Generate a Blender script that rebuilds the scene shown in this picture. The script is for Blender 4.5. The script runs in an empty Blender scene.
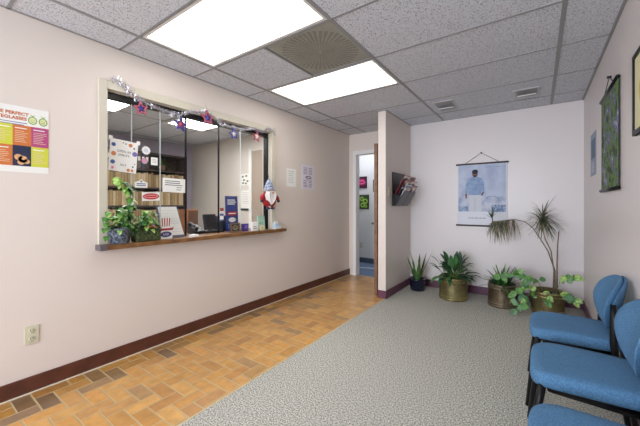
import bpy, bmesh, math, random
from mathutils import Vector, Matrix
PI = math.pi
R = math.radians
random.seed(7)
SC = bpy.context.scene
COL = SC.collection

# ------------------------------------------------------------------ camera
cd = bpy.data.cameras.new('camera'); cam = bpy.data.objects.new('camera', cd); COL.objects.link(cam)
cd.sensor_width = 36; cd.sensor_fit = 'HORIZONTAL'; cd.lens = 306.6 / 640 * 36
cd.shift_y = -8.43 / 640; cd.clip_start = 0.02
cam.location = (2.63, 0, 1.193); cam.rotation_euler = (PI / 2, 0, 0.6177)
SC.camera = cam

# ------------------------------------------------------------------ world, exposure, lights
SC.view_settings.view_transform = 'Standard'; SC.view_settings.look = 'None'
SC.view_settings.gamma = 1; SC.view_settings.exposure = 0.55
try: SC.view_settings.use_curve_mapping = False
except Exception: pass
wd = bpy.data.worlds.new('world'); SC.world = wd; wd.use_nodes = True
wd.node_tree.nodes['Background'].inputs[0].default_value = (0.62, 0.74, 1.0, 1)
wd.node_tree.nodes['Background'].inputs[1].default_value = 1.0

def area(name, loc, rot, sx, sy, power, col):
    l = bpy.data.lights.new(name, 'AREA'); l.shape = 'RECTANGLE'; l.size = sx; l.size_y = sy
    l.energy = power; l.color = col
    o = bpy.data.objects.new(name, l); COL.objects.link(o); o.location = loc; o.rotation_euler = rot
    return o
# daylight coming in through the street window behind the camera
DAY = area('daylight', (1.55, -3.72, 1.45), (R(90), 0, 0), 2.3, 1.5, 170, (0.80, 0.88, 1.0))
LAMP = 3.4       # glow of the fluorescent panels

# ------------------------------------------------------------------ materials
MATS = {}
def s2l(c):
    return tuple(((v / 255) / 12.92 if v / 255 <= .04045 else ((v / 255 + .055) / 1.055) ** 2.4) for v in c)
def mat(name, rgb, rough=.6, metal=0., noise=None, bump=None, emit=None, spec=None, lin=False, coat=0):
    """rgb 0-255 sRGB.  noise=(scale, amount[, rgb2])  bump=(scale, strength)"""
    if name in MATS: return MATS[name]
    m = bpy.data.materials.new(name); m.use_nodes = True; MATS[name] = m
    nt = m.node_tree; b = nt.nodes['Principled BSDF']
    c = s2l(rgb); b.inputs['Base Color'].default_value = (*c, 1)
    b.inputs['Roughness'].default_value = rough; b.inputs['Metallic'].default_value = metal
    if spec is not None: b.inputs['Specular IOR Level'].default_value = spec
    if coat: b.inputs['Coat Weight'].default_value = coat; b.inputs['Coat Roughness'].default_value = .15
    if noise or bump:
        tc = nt.nodes.new('ShaderNodeTexCoord')
    if noise:
        n = nt.nodes.new('ShaderNodeTexNoise'); n.inputs['Scale'].default_value = noise[0]; n.inputs['Detail'].default_value = 3
        nt.links.new(tc.outputs['Object'], n.inputs['Vector'])
        r = nt.nodes.new('ShaderNodeValToRGB'); r.color_ramp.elements[0].position = .38; r.color_ramp.elements[1].position = .62
        c2 = s2l(noise[2]) if len(noise) > 2 else tuple(v * (1 - noise[1]) for v in c)
        r.color_ramp.elements[0].color = (*c2, 1); r.color_ramp.elements[1].color = (*c, 1)
        nt.links.new(n.outputs['Fac'], r.inputs['Fac']); nt.links.new(r.outputs['Color'], b.inputs['Base Color'])
    if bump:
        n2 = nt.nodes.new('ShaderNodeTexNoise'); n2.inputs['Scale'].default_value = bump[0]; n2.inputs['Detail'].default_value = 4
        nt.links.new(tc.outputs['Object'], n2.inputs['Vector'])
        bp = nt.nodes.new('ShaderNodeBump'); bp.inputs['Strength'].default_value = bump[1]; bp.inputs['Distance'].default_value = .01
        nt.links.new(n2.outputs['Fac'], bp.inputs['Height']); nt.links.new(bp.outputs['Normal'], b.inputs['Normal'])
    if emit:
        b.inputs['Emission Color'].default_value = (*s2l(emit[0]), 1); b.inputs['Emission Strength'].default_value = emit[1]
    return m
def nodes_of(m): return m.node_tree.nodes, m.node_tree.links, m.node_tree.nodes['Principled BSDF']

WALL = mat('wall_paint', (223, 211, 201), .42, bump=(260, .06))
WALLB = mat('wall_paint_back', (222, 214, 212), .36, bump=(240, .06))
TRIM = mat('cream_trim_paint', (203, 195, 178), .4)
WHITE = mat('white_paint', (232, 230, 226), .45)
BASEB = mat('brown_vinyl_base', (96, 54, 40), .38, noise=(9, .25))
BLACK = mat('black_metal', (9, 9, 12), .4, spec=.3)
WOOD = mat('ledge_wood', (136, 96, 54), .4, noise=(14, .35, (104, 70, 38)))
DOORW = mat('door_wood', (136, 98, 72), .45, noise=(20, .3))
CHROME = mat('satin_chrome', (190, 188, 182), .3, 1.0)
PAPER = mat('white_paper', (236, 234, 228), .7)
INK = mat('grey_ink', (120, 120, 128), .7)
DINK = mat('dark_ink', (45, 45, 55), .7)

def ceiling_mat():
    m = mat('ceiling_tile', (216, 218, 226), .9)
    N, L, b = nodes_of(m)
    tc = N.new('ShaderNodeTexCoord')
    n = N.new('ShaderNodeTexNoise'); n.inputs['Scale'].default_value = 120; n.inputs['Detail'].default_value = 2
    L.new(tc.outputs['Object'], n.inputs['Vector'])
    r = N.new('ShaderNodeValToRGB'); e = r.color_ramp.elements
    e[0].position = .37; e[0].color = (*s2l((150, 151, 156)), 1); e[1].position = .45; e[1].color = (*s2l((217, 219, 227)), 1)
    L.new(n.outputs['Fac'], r.inputs['Fac']); L.new(r.outputs['Color'], b.inputs['Base Color'])
    bp = N.new('ShaderNodeBump'); bp.inputs['Strength'].default_value = .35; bp.inputs['Distance'].default_value = .004
    L.new(n.outputs['Fac'], bp.inputs['Height']); L.new(bp.outputs['Normal'], b.inputs['Normal'])
    return m
CEIL = ceiling_mat()
GRIDM = mat('ceiling_grid_paint', (146, 146, 148), .5)

def carpet_mat(name, a, b_, c, scale=130, bump=.35):
    m = mat(name, a, .95, spec=.1)
    N, L, b = nodes_of(m)
    tc = N.new('ShaderNodeTexCoord')
    n = N.new('ShaderNodeTexNoise'); n.inputs['Scale'].default_value = scale; n.inputs['Detail'].default_value = 5; n.inputs['Roughness'].default_value = .75
    L.new(tc.outputs['Object'], n.inputs['Vector'])
    r = N.new('ShaderNodeValToRGB'); e = r.color_ramp.elements
    e[0].position = .40; e[0].color = (*s2l(b_), 1); e[1].position = .60; e[1].color = (*s2l(c), 1)
    k = e.new(.5); k.color = (*s2l(a), 1)
    L.new(n.outputs['Fac'], r.inputs['Fac']); L.new(r.outputs['Color'], b.inputs['Base Color'])
    bp = N.new('ShaderNodeBump'); bp.inputs['Strength'].default_value = bump; bp.inputs['Distance'].default_value = .006
    L.new(n.outputs['Fac'], bp.inputs['Height']); L.new(bp.outputs['Normal'], b.inputs['Normal'])
    return m
CARPET = carpet_mat('grey_carpet', (172, 170, 160), (108, 106, 99), (224, 222, 211), 115)
BCARPET = carpet_mat('blue_carpet', (104, 122, 146), (80, 96, 120), (128, 146, 168))

def glass_mat():
    m = bpy.data.materials.new('window_glass'); m.use_nodes = True; nt = m.node_tree; nt.nodes.clear()
    o = nt.nodes.new('ShaderNodeOutputMaterial'); t = nt.nodes.new('ShaderNodeBsdfTransparent'); g = nt.nodes.new('ShaderNodeBsdfGlossy')
    t.inputs[0].default_value = (.975, .98, .98, 1); g.inputs['Roughness'].default_value = .02
    fr = nt.nodes.new('ShaderNodeFresnel'); fr.inputs[0].default_value = 1.5
    ge = nt.nodes.new('ShaderNodeNewGeometry'); sb = nt.nodes.new('ShaderNodeMath'); sb.operation = 'SUBTRACT'; sb.inputs[0].default_value = 1; nt.links.new(ge.outputs['Backfacing'], sb.inputs[1])
    mu = nt.nodes.new('ShaderNodeMath'); mu.operation = 'MULTIPLY'; nt.links.new(fr.outputs[0], mu.inputs[0]); nt.links.new(sb.outputs[0], mu.inputs[1])
    mx = nt.nodes.new('ShaderNodeMixShader'); nt.links.new(mu.outputs[0], mx.inputs[0]); nt.links.new(t.outputs[0], mx.inputs[1]); nt.links.new(g.outputs[0], mx.inputs[2])
    nt.links.new(mx.outputs[0], o.inputs[0]); return m
GLASS = glass_mat()
GEDGE = mat('glass_edge', (196, 204, 204), .3)

def tile_mat():
    m = mat('quarry_tile', (200, 150, 90), .3, coat=.5)
    N, L, b = nodes_of(m)
    a = N.new('ShaderNodeVertexColor'); a.layer_name = 'Col'
    tc = N.new('ShaderNodeTexCoord'); n = N.new('ShaderNodeTexNoise'); n.inputs['Scale'].default_value = 16; n.inputs['Detail'].default_value = 5
    L.new(tc.outputs['Object'], n.inputs['Vector'])
    r = N.new('ShaderNodeValToRGB'); r.color_ramp.elements[0].position = .3; r.color_ramp.elements[0].color = (.82, .79, .74, 1); r.color_ramp.elements[1].position = .65; r.color_ramp.elements[1].color = (1.08, 1.04, 1, 1)
    L.new(n.outputs['Fac'], r.inputs['Fac'])
    x = N.new('ShaderNodeMix'); x.data_type = 'RGBA'; x.blend_type = 'MULTIPLY'; x.inputs['Factor'].default_value = 1
    L.new(a.outputs['Color'], x.inputs[6]); L.new(r.outputs['Color'], x.inputs[7]); L.new(x.outputs[2], b.inputs['Base Color'])
    return m
TILE = tile_mat(); GROUT = mat('tile_grout', (182, 162, 124), .8)

# ------------------------------------------------------------------ mesh builder
class MB:
    def __init__(s): s.v = []; s.f = []; s.m = []; s.mats = []; s.T = Matrix.Identity(4); s.sm = []
    def mi(s, m):
        if m not in s.mats: s.mats.append(m)
        return s.mats.index(m)
    def add(s, vs, fs, m, smooth=False):
        b = len(s.v); s.v += [tuple(s.T @ Vector(p)) for p in vs]
        i = s.mi(m)
        for f in fs: s.f.append([b + k for k in f]); s.m.append(i); s.sm.append(smooth)
    def box(s, a, b, m, bev=0):
        x0, x1 = sorted((a[0], b[0])); y0, y1 = sorted((a[1], b[1])); z0, z1 = sorted((a[2], b[2]))
        if bev:
            bm = bmesh.new(); bmesh.ops.create_cube(bm, size=1)
            for v in bm.verts: v.co = Vector(((x0 + x1) / 2 + v.co.x * (x1 - x0), (y0 + y1) / 2 + v.co.y * (y1 - y0), (z0 + z1) / 2 + v.co.z * (z1 - z0)))
            bmesh.ops.bevel(bm, geom=list(bm.edges), offset=bev, segments=2, affect='EDGES', profile=.5)
            bm.verts.index_update()
            s.add([v.co[:] for v in bm.verts], [[v.index for v in f.verts] for f in bm.faces], m); bm.free(); return
        vs = [(x, y, z) for z in (z0, z1) for y in (y0, y1) for x in (x0, x1)]
        s.add(vs, [(0, 2, 3, 1), (4, 5, 7, 6), (0, 1, 5, 4), (2, 6, 7, 3), (0, 4, 6, 2), (1, 3, 7, 5)], m)
    def quad(s, a, b, c, d, m): s.add([a, b, c, d], [(0, 1, 2, 3)], m)
    def poly(s, pts, m, n=(0, 0, 1), t=0):
        if not t: s.add(pts, [list(range(len(pts)))], m); return
        k = len(pts); q = [tuple(Vector(p) + Vector(n) * t) for p in pts]
        s.add(list(pts) + q, [list(range(k))[::-1], list(range(k, 2 * k))] + [(i, (i + 1) % k, k + (i + 1) % k, k + i) for i in range(k)], m)
    def tube(s, pts, r, m, n=8, caps=True, sx=1.0):
        pts = [Vector(p) for p in pts]; k = len(pts)
        rs = r if isinstance(r, (list, tuple)) else [r] * k
        vs = []; prev = None
        for i, p in enumerate(pts):
            t = (pts[min(i + 1, k - 1)] - pts[max(i - 1, 0)]).normalized()
            if prev is None:
                u = t.orthogonal().normalized()
                if abs(t.z) > .5: u = (Vector((1, 0, 0)) - t * t.x).normalized()
            else: u = (prev - t * prev.dot(t)).normalized()
            prev = u; w = t.cross(u)
            for j in range(n):
                a = 2 * PI * j / n; vs.append(tuple(p + u * math.cos(a) * rs[i] * sx + w * math.sin(a) * rs[i]))
        fs = [(i * n + j, i * n + (j + 1) % n, (i + 1) * n + (j + 1) % n, (i + 1) * n + j) for i in range(k - 1) for j in range(n)]
        if caps: fs += [list(range(n))[::-1], list(range((k - 1) * n, k * n))]
        s.add(vs, fs, m, True)
    def lathe(s, prof, m, c=(0, 0, 0), n=24, smooth=True, caps=True, sx=1, sy=1):
        vs = []; k = len(prof)
        for r, z in prof:
            for j in range(n):
                a = 2 * PI * j / n; vs.append((c[0] + r * sx * math.cos(a), c[1] + r * sy * math.sin(a), c[2] + z))
        fs = [(i * n + j, i * n + (j + 1) % n, (i + 1) * n + (j + 1) % n, (i + 1) * n + j) for i in range(k - 1) for j in range(n)]
        if caps: fs += [list(range(n))[::-1], list(range((k - 1) * n, k * n))]
        s.add(vs, fs, m, smooth)
    def ball(s, c, r, m, n=10, sc=(1, 1, 1)):
        prof = [(math.sin(PI * i / n) * r + 1e-5, -math.cos(PI * i / n) * r * sc[2]) for i in range(n + 1)]
        s.lathe(prof, m, c, n + 4, sx=sc[0], sy=sc[1])
    def disc(s, c, r, m, n=14, ry=None):
        s.add([(c[0] + r * math.cos(2 * PI * i / n), c[1] + (ry or r) * math.sin(2 * PI * i / n), c[2]) for i in range(n)], [list(range(n))], m)
    def leaf(s, base, d, length, width, m, droop=.5, seg=6, up=Vector((0, 0, 1)), fold=.25, shape='oval', m2=None):
        """blade starting at base heading along d, drooping by gravity"""
        d = Vector(d).normalized(); p = Vector(base); vs = []; side = d.cross(up)
        if side.length < .05: side = Vector((1, 0, 0))
        side.normalize()
        for i in range(seg + 1):
            t = i / seg
            if shape == 'oval': w = math.sin(PI * min(1, t * .93 + .035)) ** .75
            elif shape == 'heart': w = (1 - t) ** .6 * (1.0 if t > .12 else .45) * 1.0
            else: w = (1 - t ** 2.2) * (.55 + .45 * math.sin(PI * min(1, t * 1.6)) if t < .62 else 1)
            if i == seg: w = .02
            nrm = side.cross(d).normalized()
            q = side * (w * width / 2)
            vs += [tuple(p - q + nrm * fold * w * width / 2), tuple(p), tuple(p + q + nrm * fold * w * width / 2)]
            d = (d + Vector((0, 0, -1)) * droop / seg).normalized()
            p = p + d * (length / seg)
        fs = []; fs2 = []
        for i in range(seg):
            a = i * 3; fs.append((a, a + 1, a + 4, a + 3)); fs2.append((a + 1, a + 2, a + 5, a + 4))
        b = len(s.v); s.v += [tuple(s.T @ Vector(x)) for x in vs]
        for ff, mm in ((fs, m), (fs2, m2 or m)):
            i = s.mi(mm)
            for f in ff: s.f.append([b + k for k in f]); s.m.append(i); s.sm.append(True)
        return p
    def text(s, txt, m, size, origin=(0, 0, 0), align='CENTER', extrude=0.0, off=0.0, sx=1.0):
        cu = bpy.data.curves.new('t', 'FONT'); cu.body = txt; cu.size = size; cu.align_x = align; cu.align_y = 'CENTER'; cu.resolution_u = 2
        cu.offset = off; cu.extrude = extrude
        o = bpy.data.objects.new('t', cu); COL.objects.link(o); bpy.context.view_layer.update()
        dg = bpy.context.evaluated_depsgraph_get(); me = bpy.data.meshes.new_from_object(o.evaluated_get(dg))
        s.add([(v.co.x * sx + origin[0], v.co.y + origin[1], v.co.z + origin[2]) for v in me.vertices], [list(p.vertices) for p in me.polygons], m)
        bpy.data.objects.remove(o); bpy.data.curves.remove(cu); bpy.data.meshes.remove(me)
    def lines(s, x0, x1, y0, n, dy, h, m, z, jitter=.3):
        for i in range(n):
            e = x1 - (x1 - x0) * random.random() * jitter
            s.quad((x0, y0 - i * dy - h, z), (e, y0 - i * dy - h, z), (e, y0 - i * dy, z), (x0, y0 - i * dy, z), m)
    def build(s, name, parent=None, kind=None, label=None, cat=None, group=None, bevel=0, subsurf=0, recenter=False):
        me = bpy.data.meshes.new(name)
        org = Vector((0, 0, 0))
        if recenter:
            xs = [v[0] for v in s.v]; ys = [v[1] for v in s.v]; zs = [v[2] for v in s.v]
            org = Vector(((min(xs) + max(xs)) / 2, (min(ys) + max(ys)) / 2, min(zs)))
        me.from_pydata([tuple(Vector(v) - org) for v in s.v], [], s.f)
        for m in s.mats: me.materials.append(m)
        me.polygons.foreach_set('material_index', s.m); me.polygons.foreach_set('use_smooth', s.sm)
        me.update()
        o = bpy.data.objects.new(name, me); COL.objects.link(o); o.location = org
        if parent: o.parent = parent
        if bevel:
            b = o.modifiers.new('bevel', 'BEVEL'); b.width = bevel; b.segments = 2; b.limit_method = 'ANGLE'
        if subsurf:
            b = o.modifiers.new('sub', 'SUBSURF'); b.levels = subsurf; b.render_levels = subsurf
        tag(o, label, cat, group, kind); return o
def tag(o, label=None, cat=None, group=None, kind=None):
    if label: o['label'] = label
    if cat: o['category'] = cat
    if group: o['group'] = group
    if kind: o['kind'] = kind
    return o
def thing(name, loc, label=None, cat=None, group=None, rz=0, rot=None, kind=None):
    o = bpy.data.objects.new(name, None); COL.objects.link(o); o.location = loc; o.rotation_euler = rot or (0, 0, rz); o.empty_display_size = .05
    return tag(o, label, cat, group, kind)
def dup(root, loc, rz=None, label=None, group=None):
    kids = {}
    for o in list(COL.objects):
        if o.parent: kids.setdefault(o.parent.name, []).append(o)
    def cp(o, par):
        c = o.copy(); COL.objects.link(c)
        if par: c.parent = par
        for k in kids.get(o.name, []): cp(k, c)
        return c
    r = cp(root, None); r.location = loc
    if rz is not None: r.rotation_euler.z = rz
    if label: r['label'] = label
    if group: r['group'] = group
    return r
def frame(o, u, v):
    """matrix with x along u, y along v, z = u x v at origin o"""
    u = Vector(u).normalized(); v = Vector(v).normalized(); n = u.cross(v)
    M = Matrix((u, v, n)).transposed().to_4x4(); M.translation = Vector(o); return M

# ================================================================== THE SETTING
H = 2.386; XR = 3.056; YB = 4.57; YF = -3.6; XC = 1.05
ROWS = [-3.25, -2.64, -2.03, -1.42, -.8, -.19, .42, 1.03, 1.648, 2.287, 2.92, 3.565, 4.18]
COLS = [.323, 1.542, 2.761]
WIN = (.942, 2.665, .9, 2.055)       # y0 y1 z0 z1 of the reception window opening
T = .12
# left wall with reception opening
m = MB()
m.box((-T, YF, 0), (0, WIN[0], H), WALL); m.box((-T, WIN[1], 0), (0, YB, H), WALL)
m.box((-T, WIN[0], 0), (0, WIN[1], WIN[2] - .04), WALL); m.box((-T, WIN[0], WIN[3]), (0, WIN[1], H), WALL)
m.build('wall_left', kind='structure')
# right wall
m = MB(); m.box((XR, YF, 0), (XR + .1, YB + .1, H), WALLB); m.build('wall_right', kind='structure')
# back wall (to the right of the short wall) and door wall (to the left)
NX0, NX1, NY = .957, 1.06, 3.645
m = MB(); m.box((1.0, YB, 0), (XR, YB + .1, H), WALLB); m.build('wall_back', kind='structure')
DX0, DX1, DZ = .14, .875, 2.03
m = MB(); m.box((-.0, YB, 0), (DX0 - .02, YB + .1, H), WALL); m.box((DX1 + .02, YB, 0), (1.0, YB + .1, H), WALL); m.box((DX0 - .02, YB, DZ + .02), (DX1 + .02, YB + .1, H), WALL)
m.build('wall_back', kind='structure')
m = MB(); m.box((NX0, NY, 0), (NX1, YB, H), WALL); m.build('wall_middle', kind='structure')
# wall behind the camera with the street window
m = MB()
wx0, wx1, wz0, wz1 = .4, 2.7, .7, 2.2
m.box((-T, YF - .1, 0), (wx0, YF, H), WALL); m.box((wx1, YF - .1, 0), (XR + .1, YF, H), WALL)
m.box((wx0, YF - .1, 0), (wx1, YF, wz0), WALL); m.box((wx0, YF - .1, wz1), (wx1, YF, H), WALL)
m.build('wall_front', kind='structure')
w2 = thing('window_2', (0, 0, 0), kind='structure')
m = MB()
for a, b in (((wx0, wz0), (wx0 + .05, wz1)), ((wx1 - .05, wz0), (wx1, wz1)), ((wx0, wz0), (wx1, wz0 + .05)), ((wx0, wz1 - .05), (wx1, wz1)), ((1.53, wz0), (1.57, wz1))):
    m.box((a[0], YF - .07, a[1]), (b[0], YF - .03, b[1]), WHITE)
m.build('window_frame', w2)
# floors
m = MB(); m.box((XC, YF, -.05), (XR, YB, 0), CARPET); m.build('floor', kind='structure')
def tile_floor():
    a = .0915; X0, X1, Y0, Y1 = .0, XC, YF, YB + .06
    vs = []; fs = []; cols = []
    pal = [(206, 154, 78), (200, 148, 72), (210, 160, 86), (194, 142, 68), (208, 152, 74), (200, 150, 82), (186, 134, 68)]
    dark = [(160, 126, 84), (142, 112, 80), (172, 134, 84), (178, 138, 80)]
    def brick(x0, y0, x1, y1):
        g = .0036; x0 += g; y0 += g; x1 -= g; y1 -= g
        x0 = max(x0, X0); x1 = min(x1, X1); y0 = max(y0, Y0); y1 = min(y1, Y1)
        if x1 - x0 < .012 or y1 - y0 < .012: return
        e = .0018; b = len(vs); z = random.uniform(-.0006, 0)
        vs.extend([(x0, y0, -.003), (x1, y0, -.003), (x1, y1, -.003), (x0, y1, -.003), (x0 + e, y0 + e, z), (x1 - e, y0 + e, z), (x1 - e, y1 - e, z), (x0 + e, y1 - e, z)])
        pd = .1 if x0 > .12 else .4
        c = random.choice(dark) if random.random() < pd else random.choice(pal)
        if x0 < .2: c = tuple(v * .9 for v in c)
        k = random.uniform(.94, 1.04)
        c = (*[v * k for v in s2l(c)], 1)
        for f in ((4, 5, 6, 7), (0, 1, 5, 4), (1, 2, 6, 5), (2, 3, 7, 6), (3, 0, 4, 7)):
            fs.append([b + i for i in f]); cols.append(c)
    # border course against the wall, then a herringbone field
    xo = .018
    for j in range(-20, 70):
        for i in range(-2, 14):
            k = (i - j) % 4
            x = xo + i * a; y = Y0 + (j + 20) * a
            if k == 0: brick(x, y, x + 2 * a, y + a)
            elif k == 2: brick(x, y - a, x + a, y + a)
    me = bpy.data.meshes.new('floor'); me.from_pydata(vs, [], fs); me.materials.append(TILE)
    ca = me.color_attributes.new('Col', 'FLOAT_COLOR', 'CORNER')
    d = []
    for p, c in zip(me.polygons, cols):
        for _ in p.loop_indices: d.extend(c)
    ca.data.foreach_set('color', d)
    me.update()
    fl = MB(); fl.box((0, Y0, -.05), (X1, Y1, -.0015), GROUT); g = fl.build('floor', kind='structure')
    o = bpy.data.objects.new('floor_tiles', me); COL.objects.link(o); o.parent = g
tile_floor()
m = MB(); m.box((XC - .004, YF, -.002), (XC + .003, 3.64, .003), mat('carpet_edge', (205, 190, 150), .6)); m.build('trim_1', kind='structure')
# baseboards
def base(name, a, b, bm_=BASEB, h=.102):
    m = MB(); m.box((a[0], a[1], 0), (b[0], b[1], h), bm_); return m.build(name, kind='structure', bevel=.003)
BASEP = mat('bluelit_vinyl_base', (104, 60, 82), .38, noise=(9, .2))  # vinyl base with the purple cast of bluish light in its colour
base('baseboard_left', (0, YF, 0), (.012, YB, 0))
m = MB(); m.box((0, YF, 0), (.019, YB, .006), mat('caulk', (222, 212, 190), .7)); m.build('trim_2', kind='structure')
base('baseboard_back', (NX1 + .012, YB - .012, 0), (XR - .012, YB, 0), BASEP)
base('baseboard_right', (XR - .012, YF, 0), (XR, YB, 0), BASEP)
base('baseboard_middle', (NX0 - .0, NY - .012, 0), (NX1 + .012, NY, 0), BASEP, .1)
base('baseboard_middle', (NX1, NY, 0), (NX1 + .012, YB - .0, 0), BASEP, .1)

# ceiling
m = MB()
xs = [0] + COLS + [XR]; ys = [YF] + ROWS + [YB]
xs2 = sorted(xs + [.93])
for i in range(len(xs2) - 1):
    for j in range(len(ys) - 1):
        x, y = (xs2[i] + xs2[i + 1]) / 2, (ys[j] + ys[j + 1]) / 2
        fix = (COLS[0] < x < COLS[1] and ((ROWS[7] < y < ROWS[8]) or (ROWS[9] < y < ROWS[10]) or (ROWS[2] < y < ROWS[3]))) or (.93 < x < COLS[1] and ROWS[8] < y < ROWS[9])
        if not fix: m.box((xs2[i], ys[j], H), (xs2[i + 1], ys[j + 1], H + .015), CEIL)
ce = m.build('ceiling', kind='structure')
m = MB()
for x in COLS: m.box((x - .013, YF, H - .004), (x + .013, YB, H + .002), GRIDM)
for i, y in enumerate(ROWS): m.box((0, y - .0085, H - .003), (XR, y + .0085, H + .002), GRIDM)
m.box((.93 - .009, ROWS[8], H - .003), (.93 + .009, ROWS[9], H + .002), GRIDM)
for a, b in (((0, YF), (.018, YB)), ((XR - .018, YF), (XR, YB)), ((0, YB - .018), (XR, YB))): m.box((a[0], a[1], H - .003), (b[0], b[1], H + .002), GRIDM)
m.box((NX0 - .018, NY - .018, H - .003), (NX1 + .018, YB, H + .002), GRIDM)
m.build('ceiling_grid', ce)
m = MB(); m.box((-T - 3.3, YF - .1, H + .13), (XR + .1, 6.2, H + .2), GRIDM); m.build('ceiling', kind='structure')  # unseen slab over all the rooms, added to keep sky light out

# ceiling lights
DIFF = mat('lamp_diffuser', (240, 240, 228), .5, emit=((252, 250, 246), LAMP))
def ceiling_light(x0, x1, y0, y1, label, z=H, group=None, mt=DIFF):
    cx, cy = (x0 + x1) / 2, (y0 + y1) / 2
    t = thing('ceiling_light', (cx, cy, z), label, 'light', group)
    hx, hy = (x1 - x0) / 2 - .014, (y1 - y0) / 2 - .014
    m = MB(); f = .022
    for a, b in (((-hx, -hy), (hx, -hy + f)), ((-hx, hy - f), (hx, hy)), ((-hx, -hy + f), (-hx + f, hy - f)), ((hx - f, -hy + f), (hx, hy - f))): m.box((*a, -.001), (*b, .035), WHITE)
    m.box((-hx, -hy, .035), (hx, hy, .1), WHITE); m.build('frame', t)
    m = MB(); m.box((-hx + f, -hy + f, .008), (hx - f, hy - f, .014), mt); m.build('diffuser', t)
    return t
ceiling_light(COLS[0], COLS[1], ROWS[2], ROWS[3], 'unseen ceiling panel added behind the camera to even out the room light')  # out of view, added so light also comes from the rear
ceiling_light(COLS[0], COLS[1], ROWS[7], ROWS[8], 'large fluorescent ceiling panel nearest the camera, cut by the top of the photo')
ceiling_light(COLS[0], COLS[1], ROWS[9], ROWS[10], 'smaller looking fluorescent ceiling panel beyond the round vent')
# round diffuser vent
def vent():
    x0, x1, y0, y1 = .93, COLS[1], ROWS[8], ROWS[9]; cx, cy = (x0 + x1) / 2, (y0 + y1) / 2
    VM = mat('vent_grey', (164, 162, 152), .5, noise=(9, .12)); VD = mat('vent_dark', (84, 82, 74), .6)
    t = thing('ceiling_vent', (cx, cy, H), 'square grey air vent with concentric perforated rings between the two light panels', 'vent')
    m = MB(); hx, hy = (x1 - x0) / 2 - .012, (y1 - y0) / 2 - .012
    m.box((-hx, -hy, .004), (hx, hy, .04), VM); m.build('face_plate', t)
    m = MB()
    nr = 24
    for k in range(nr):
        r = .02 + k * .0118; n = 44
        for j in range(n):
            a = 2 * PI * j / n; b = 2 * PI * (j + .62) / n; w = .0045
            q = [((r) * math.cos(a), (r) * math.sin(a), .0035), ((r + w) * math.cos(a), (r + w) * math.sin(a), .0035), ((r + w) * math.cos(b), (r + w) * math.sin(b), .0035), (r * math.cos(b), r * math.sin(b), .0035)]
            if max(abs(p[0]) for p in q) < hx - .02 and max(abs(p[1]) for p in q) < hy - .02: m.poly(q[::-1], VD)
    m.build('perforated_rings', t)
vent()
# recessed spot fixtures near the back wall
def recessed(x0, x1, y0, y1, label):
    cx, cy = (x0 + x1) / 2, (y0 + y1) / 2; hx, hy = (x1 - x0) / 2, (y1 - y0) / 2
    t = thing('recessed_fixture', (cx, cy, H), label, 'light fixture', 'recessed fixtures by the back wall')
    G = mat('fixture_grey', (196, 196, 198), .5); m = MB(); f = .022
    for a, b in (((-hx, -hy), (hx, -hy + f)), ((-hx, hy - f), (hx, hy)), ((-hx, -hy + f), (-hx + f, hy - f)), ((hx - f, -hy + f), (hx, hy - f))): m.box((*a, -.008), (*b, -.0005), G)
    m.build('frame', t, bevel=.002)
    m = MB(); m.box((-hx + f, -hy + f, -.003), (hx - f, hy - f, -.0005), mat('fixture_dark', (168, 166, 170), .5)); m.build('recess', t)
    m = MB(); m.T = Matrix.Rotation(R(14), 4, 'X'); m.box((-hx + .035, -.06, -.03), (hx - .035, .06, -.024), WHITE); m.build('reflector', t)
recessed(1.615, 1.845, 3.69, 4.11, 'small recessed ceiling fixture nearer the magazine rack, white reflector')
recessed(2.415, 2.65, 3.79, 4.08, 'small recessed ceiling fixture nearer the right wall')

# ------------------------------------------------------------------ door opening, door, hall
t = thing('door_1', (0, YB, 0), kind='structure')
m = MB(); c = .062
m.box((DX0 - c, -.02, 0), (DX0, 0, DZ + c), WHITE); m.box((DX1, -.02, 0), (DX1 + c, 0, DZ + c), WHITE); m.box((DX0, -.02, DZ), (DX1, 0, DZ + c), WHITE)
m.box((DX0 - .02, 0, 0), (DX0, .1, DZ), WHITE); m.box((DX1, 0, 0), (DX1 + .02, .1, DZ), WHITE); m.box((DX0 - .02, 0, DZ), (DX1 + .02, .1, DZ + .02), WHITE)
m.build('door_casing', t)
t = thing('door_2', (.905, 4.54, 0), kind='structure')
m = MB(); m.box((-.031, -.84, .01), (.011, 0, 1.995), DOORW); m.build('door_leaf', t, bevel=.002)
m = MB()
for s in (-1,):
    m.T = Matrix.Translation((-.031, -.77, .94)); m.tube([(0, 0, 0), (-.012, 0, 0)], .028, CHROME, 14); m.tube([(-.01, 0, 0), (-.065, 0, 0), (-.072, .02, 0), (-.072, .12, 0)], .013, mat('lever_bronze', (120, 108, 92), .35, .7), 8)
m.build('door_handle', t)
HB = mat('hall_paint', (216, 216, 214), .5)
m = MB(); m.box((-1.4, 5.68, 0), (1.5, 5.78, 2.5), HB); m.build('wall_hall_back', kind='structure')
m = MB(); m.box((-1.5, YB + .1, 0), (-1.4, 5.68, 2.5), HB); m.build('wall_hall_left', kind='structure')
m = MB(); m.box((1.5, YB + .1, 0), (1.6, 5.68, 2.5), HB); m.build('wall_hall_right', kind='structure')
m = MB(); m.box((-1.4, YB, 0), (-T, YB + .1, 2.5), HB); m.build('wall_hall_front', kind='structure')
m = MB(); m.box((-1.4, YB + .06, -.05), (1.5, 5.68, 0), BCARPET); m.build('floor', kind='structure')
m = MB(); m.box((-1.4, YB + .1, H), (1.5, 5.68, H + .02), CEIL); m.build('ceiling', kind='structure')
m = MB(); m.box((-1.4, 5.668, 0), (1.5, 5.68, .1), mat('slate_base', (72, 84, 98), .5)); m.build('baseboard_hall', kind='structure')
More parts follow.
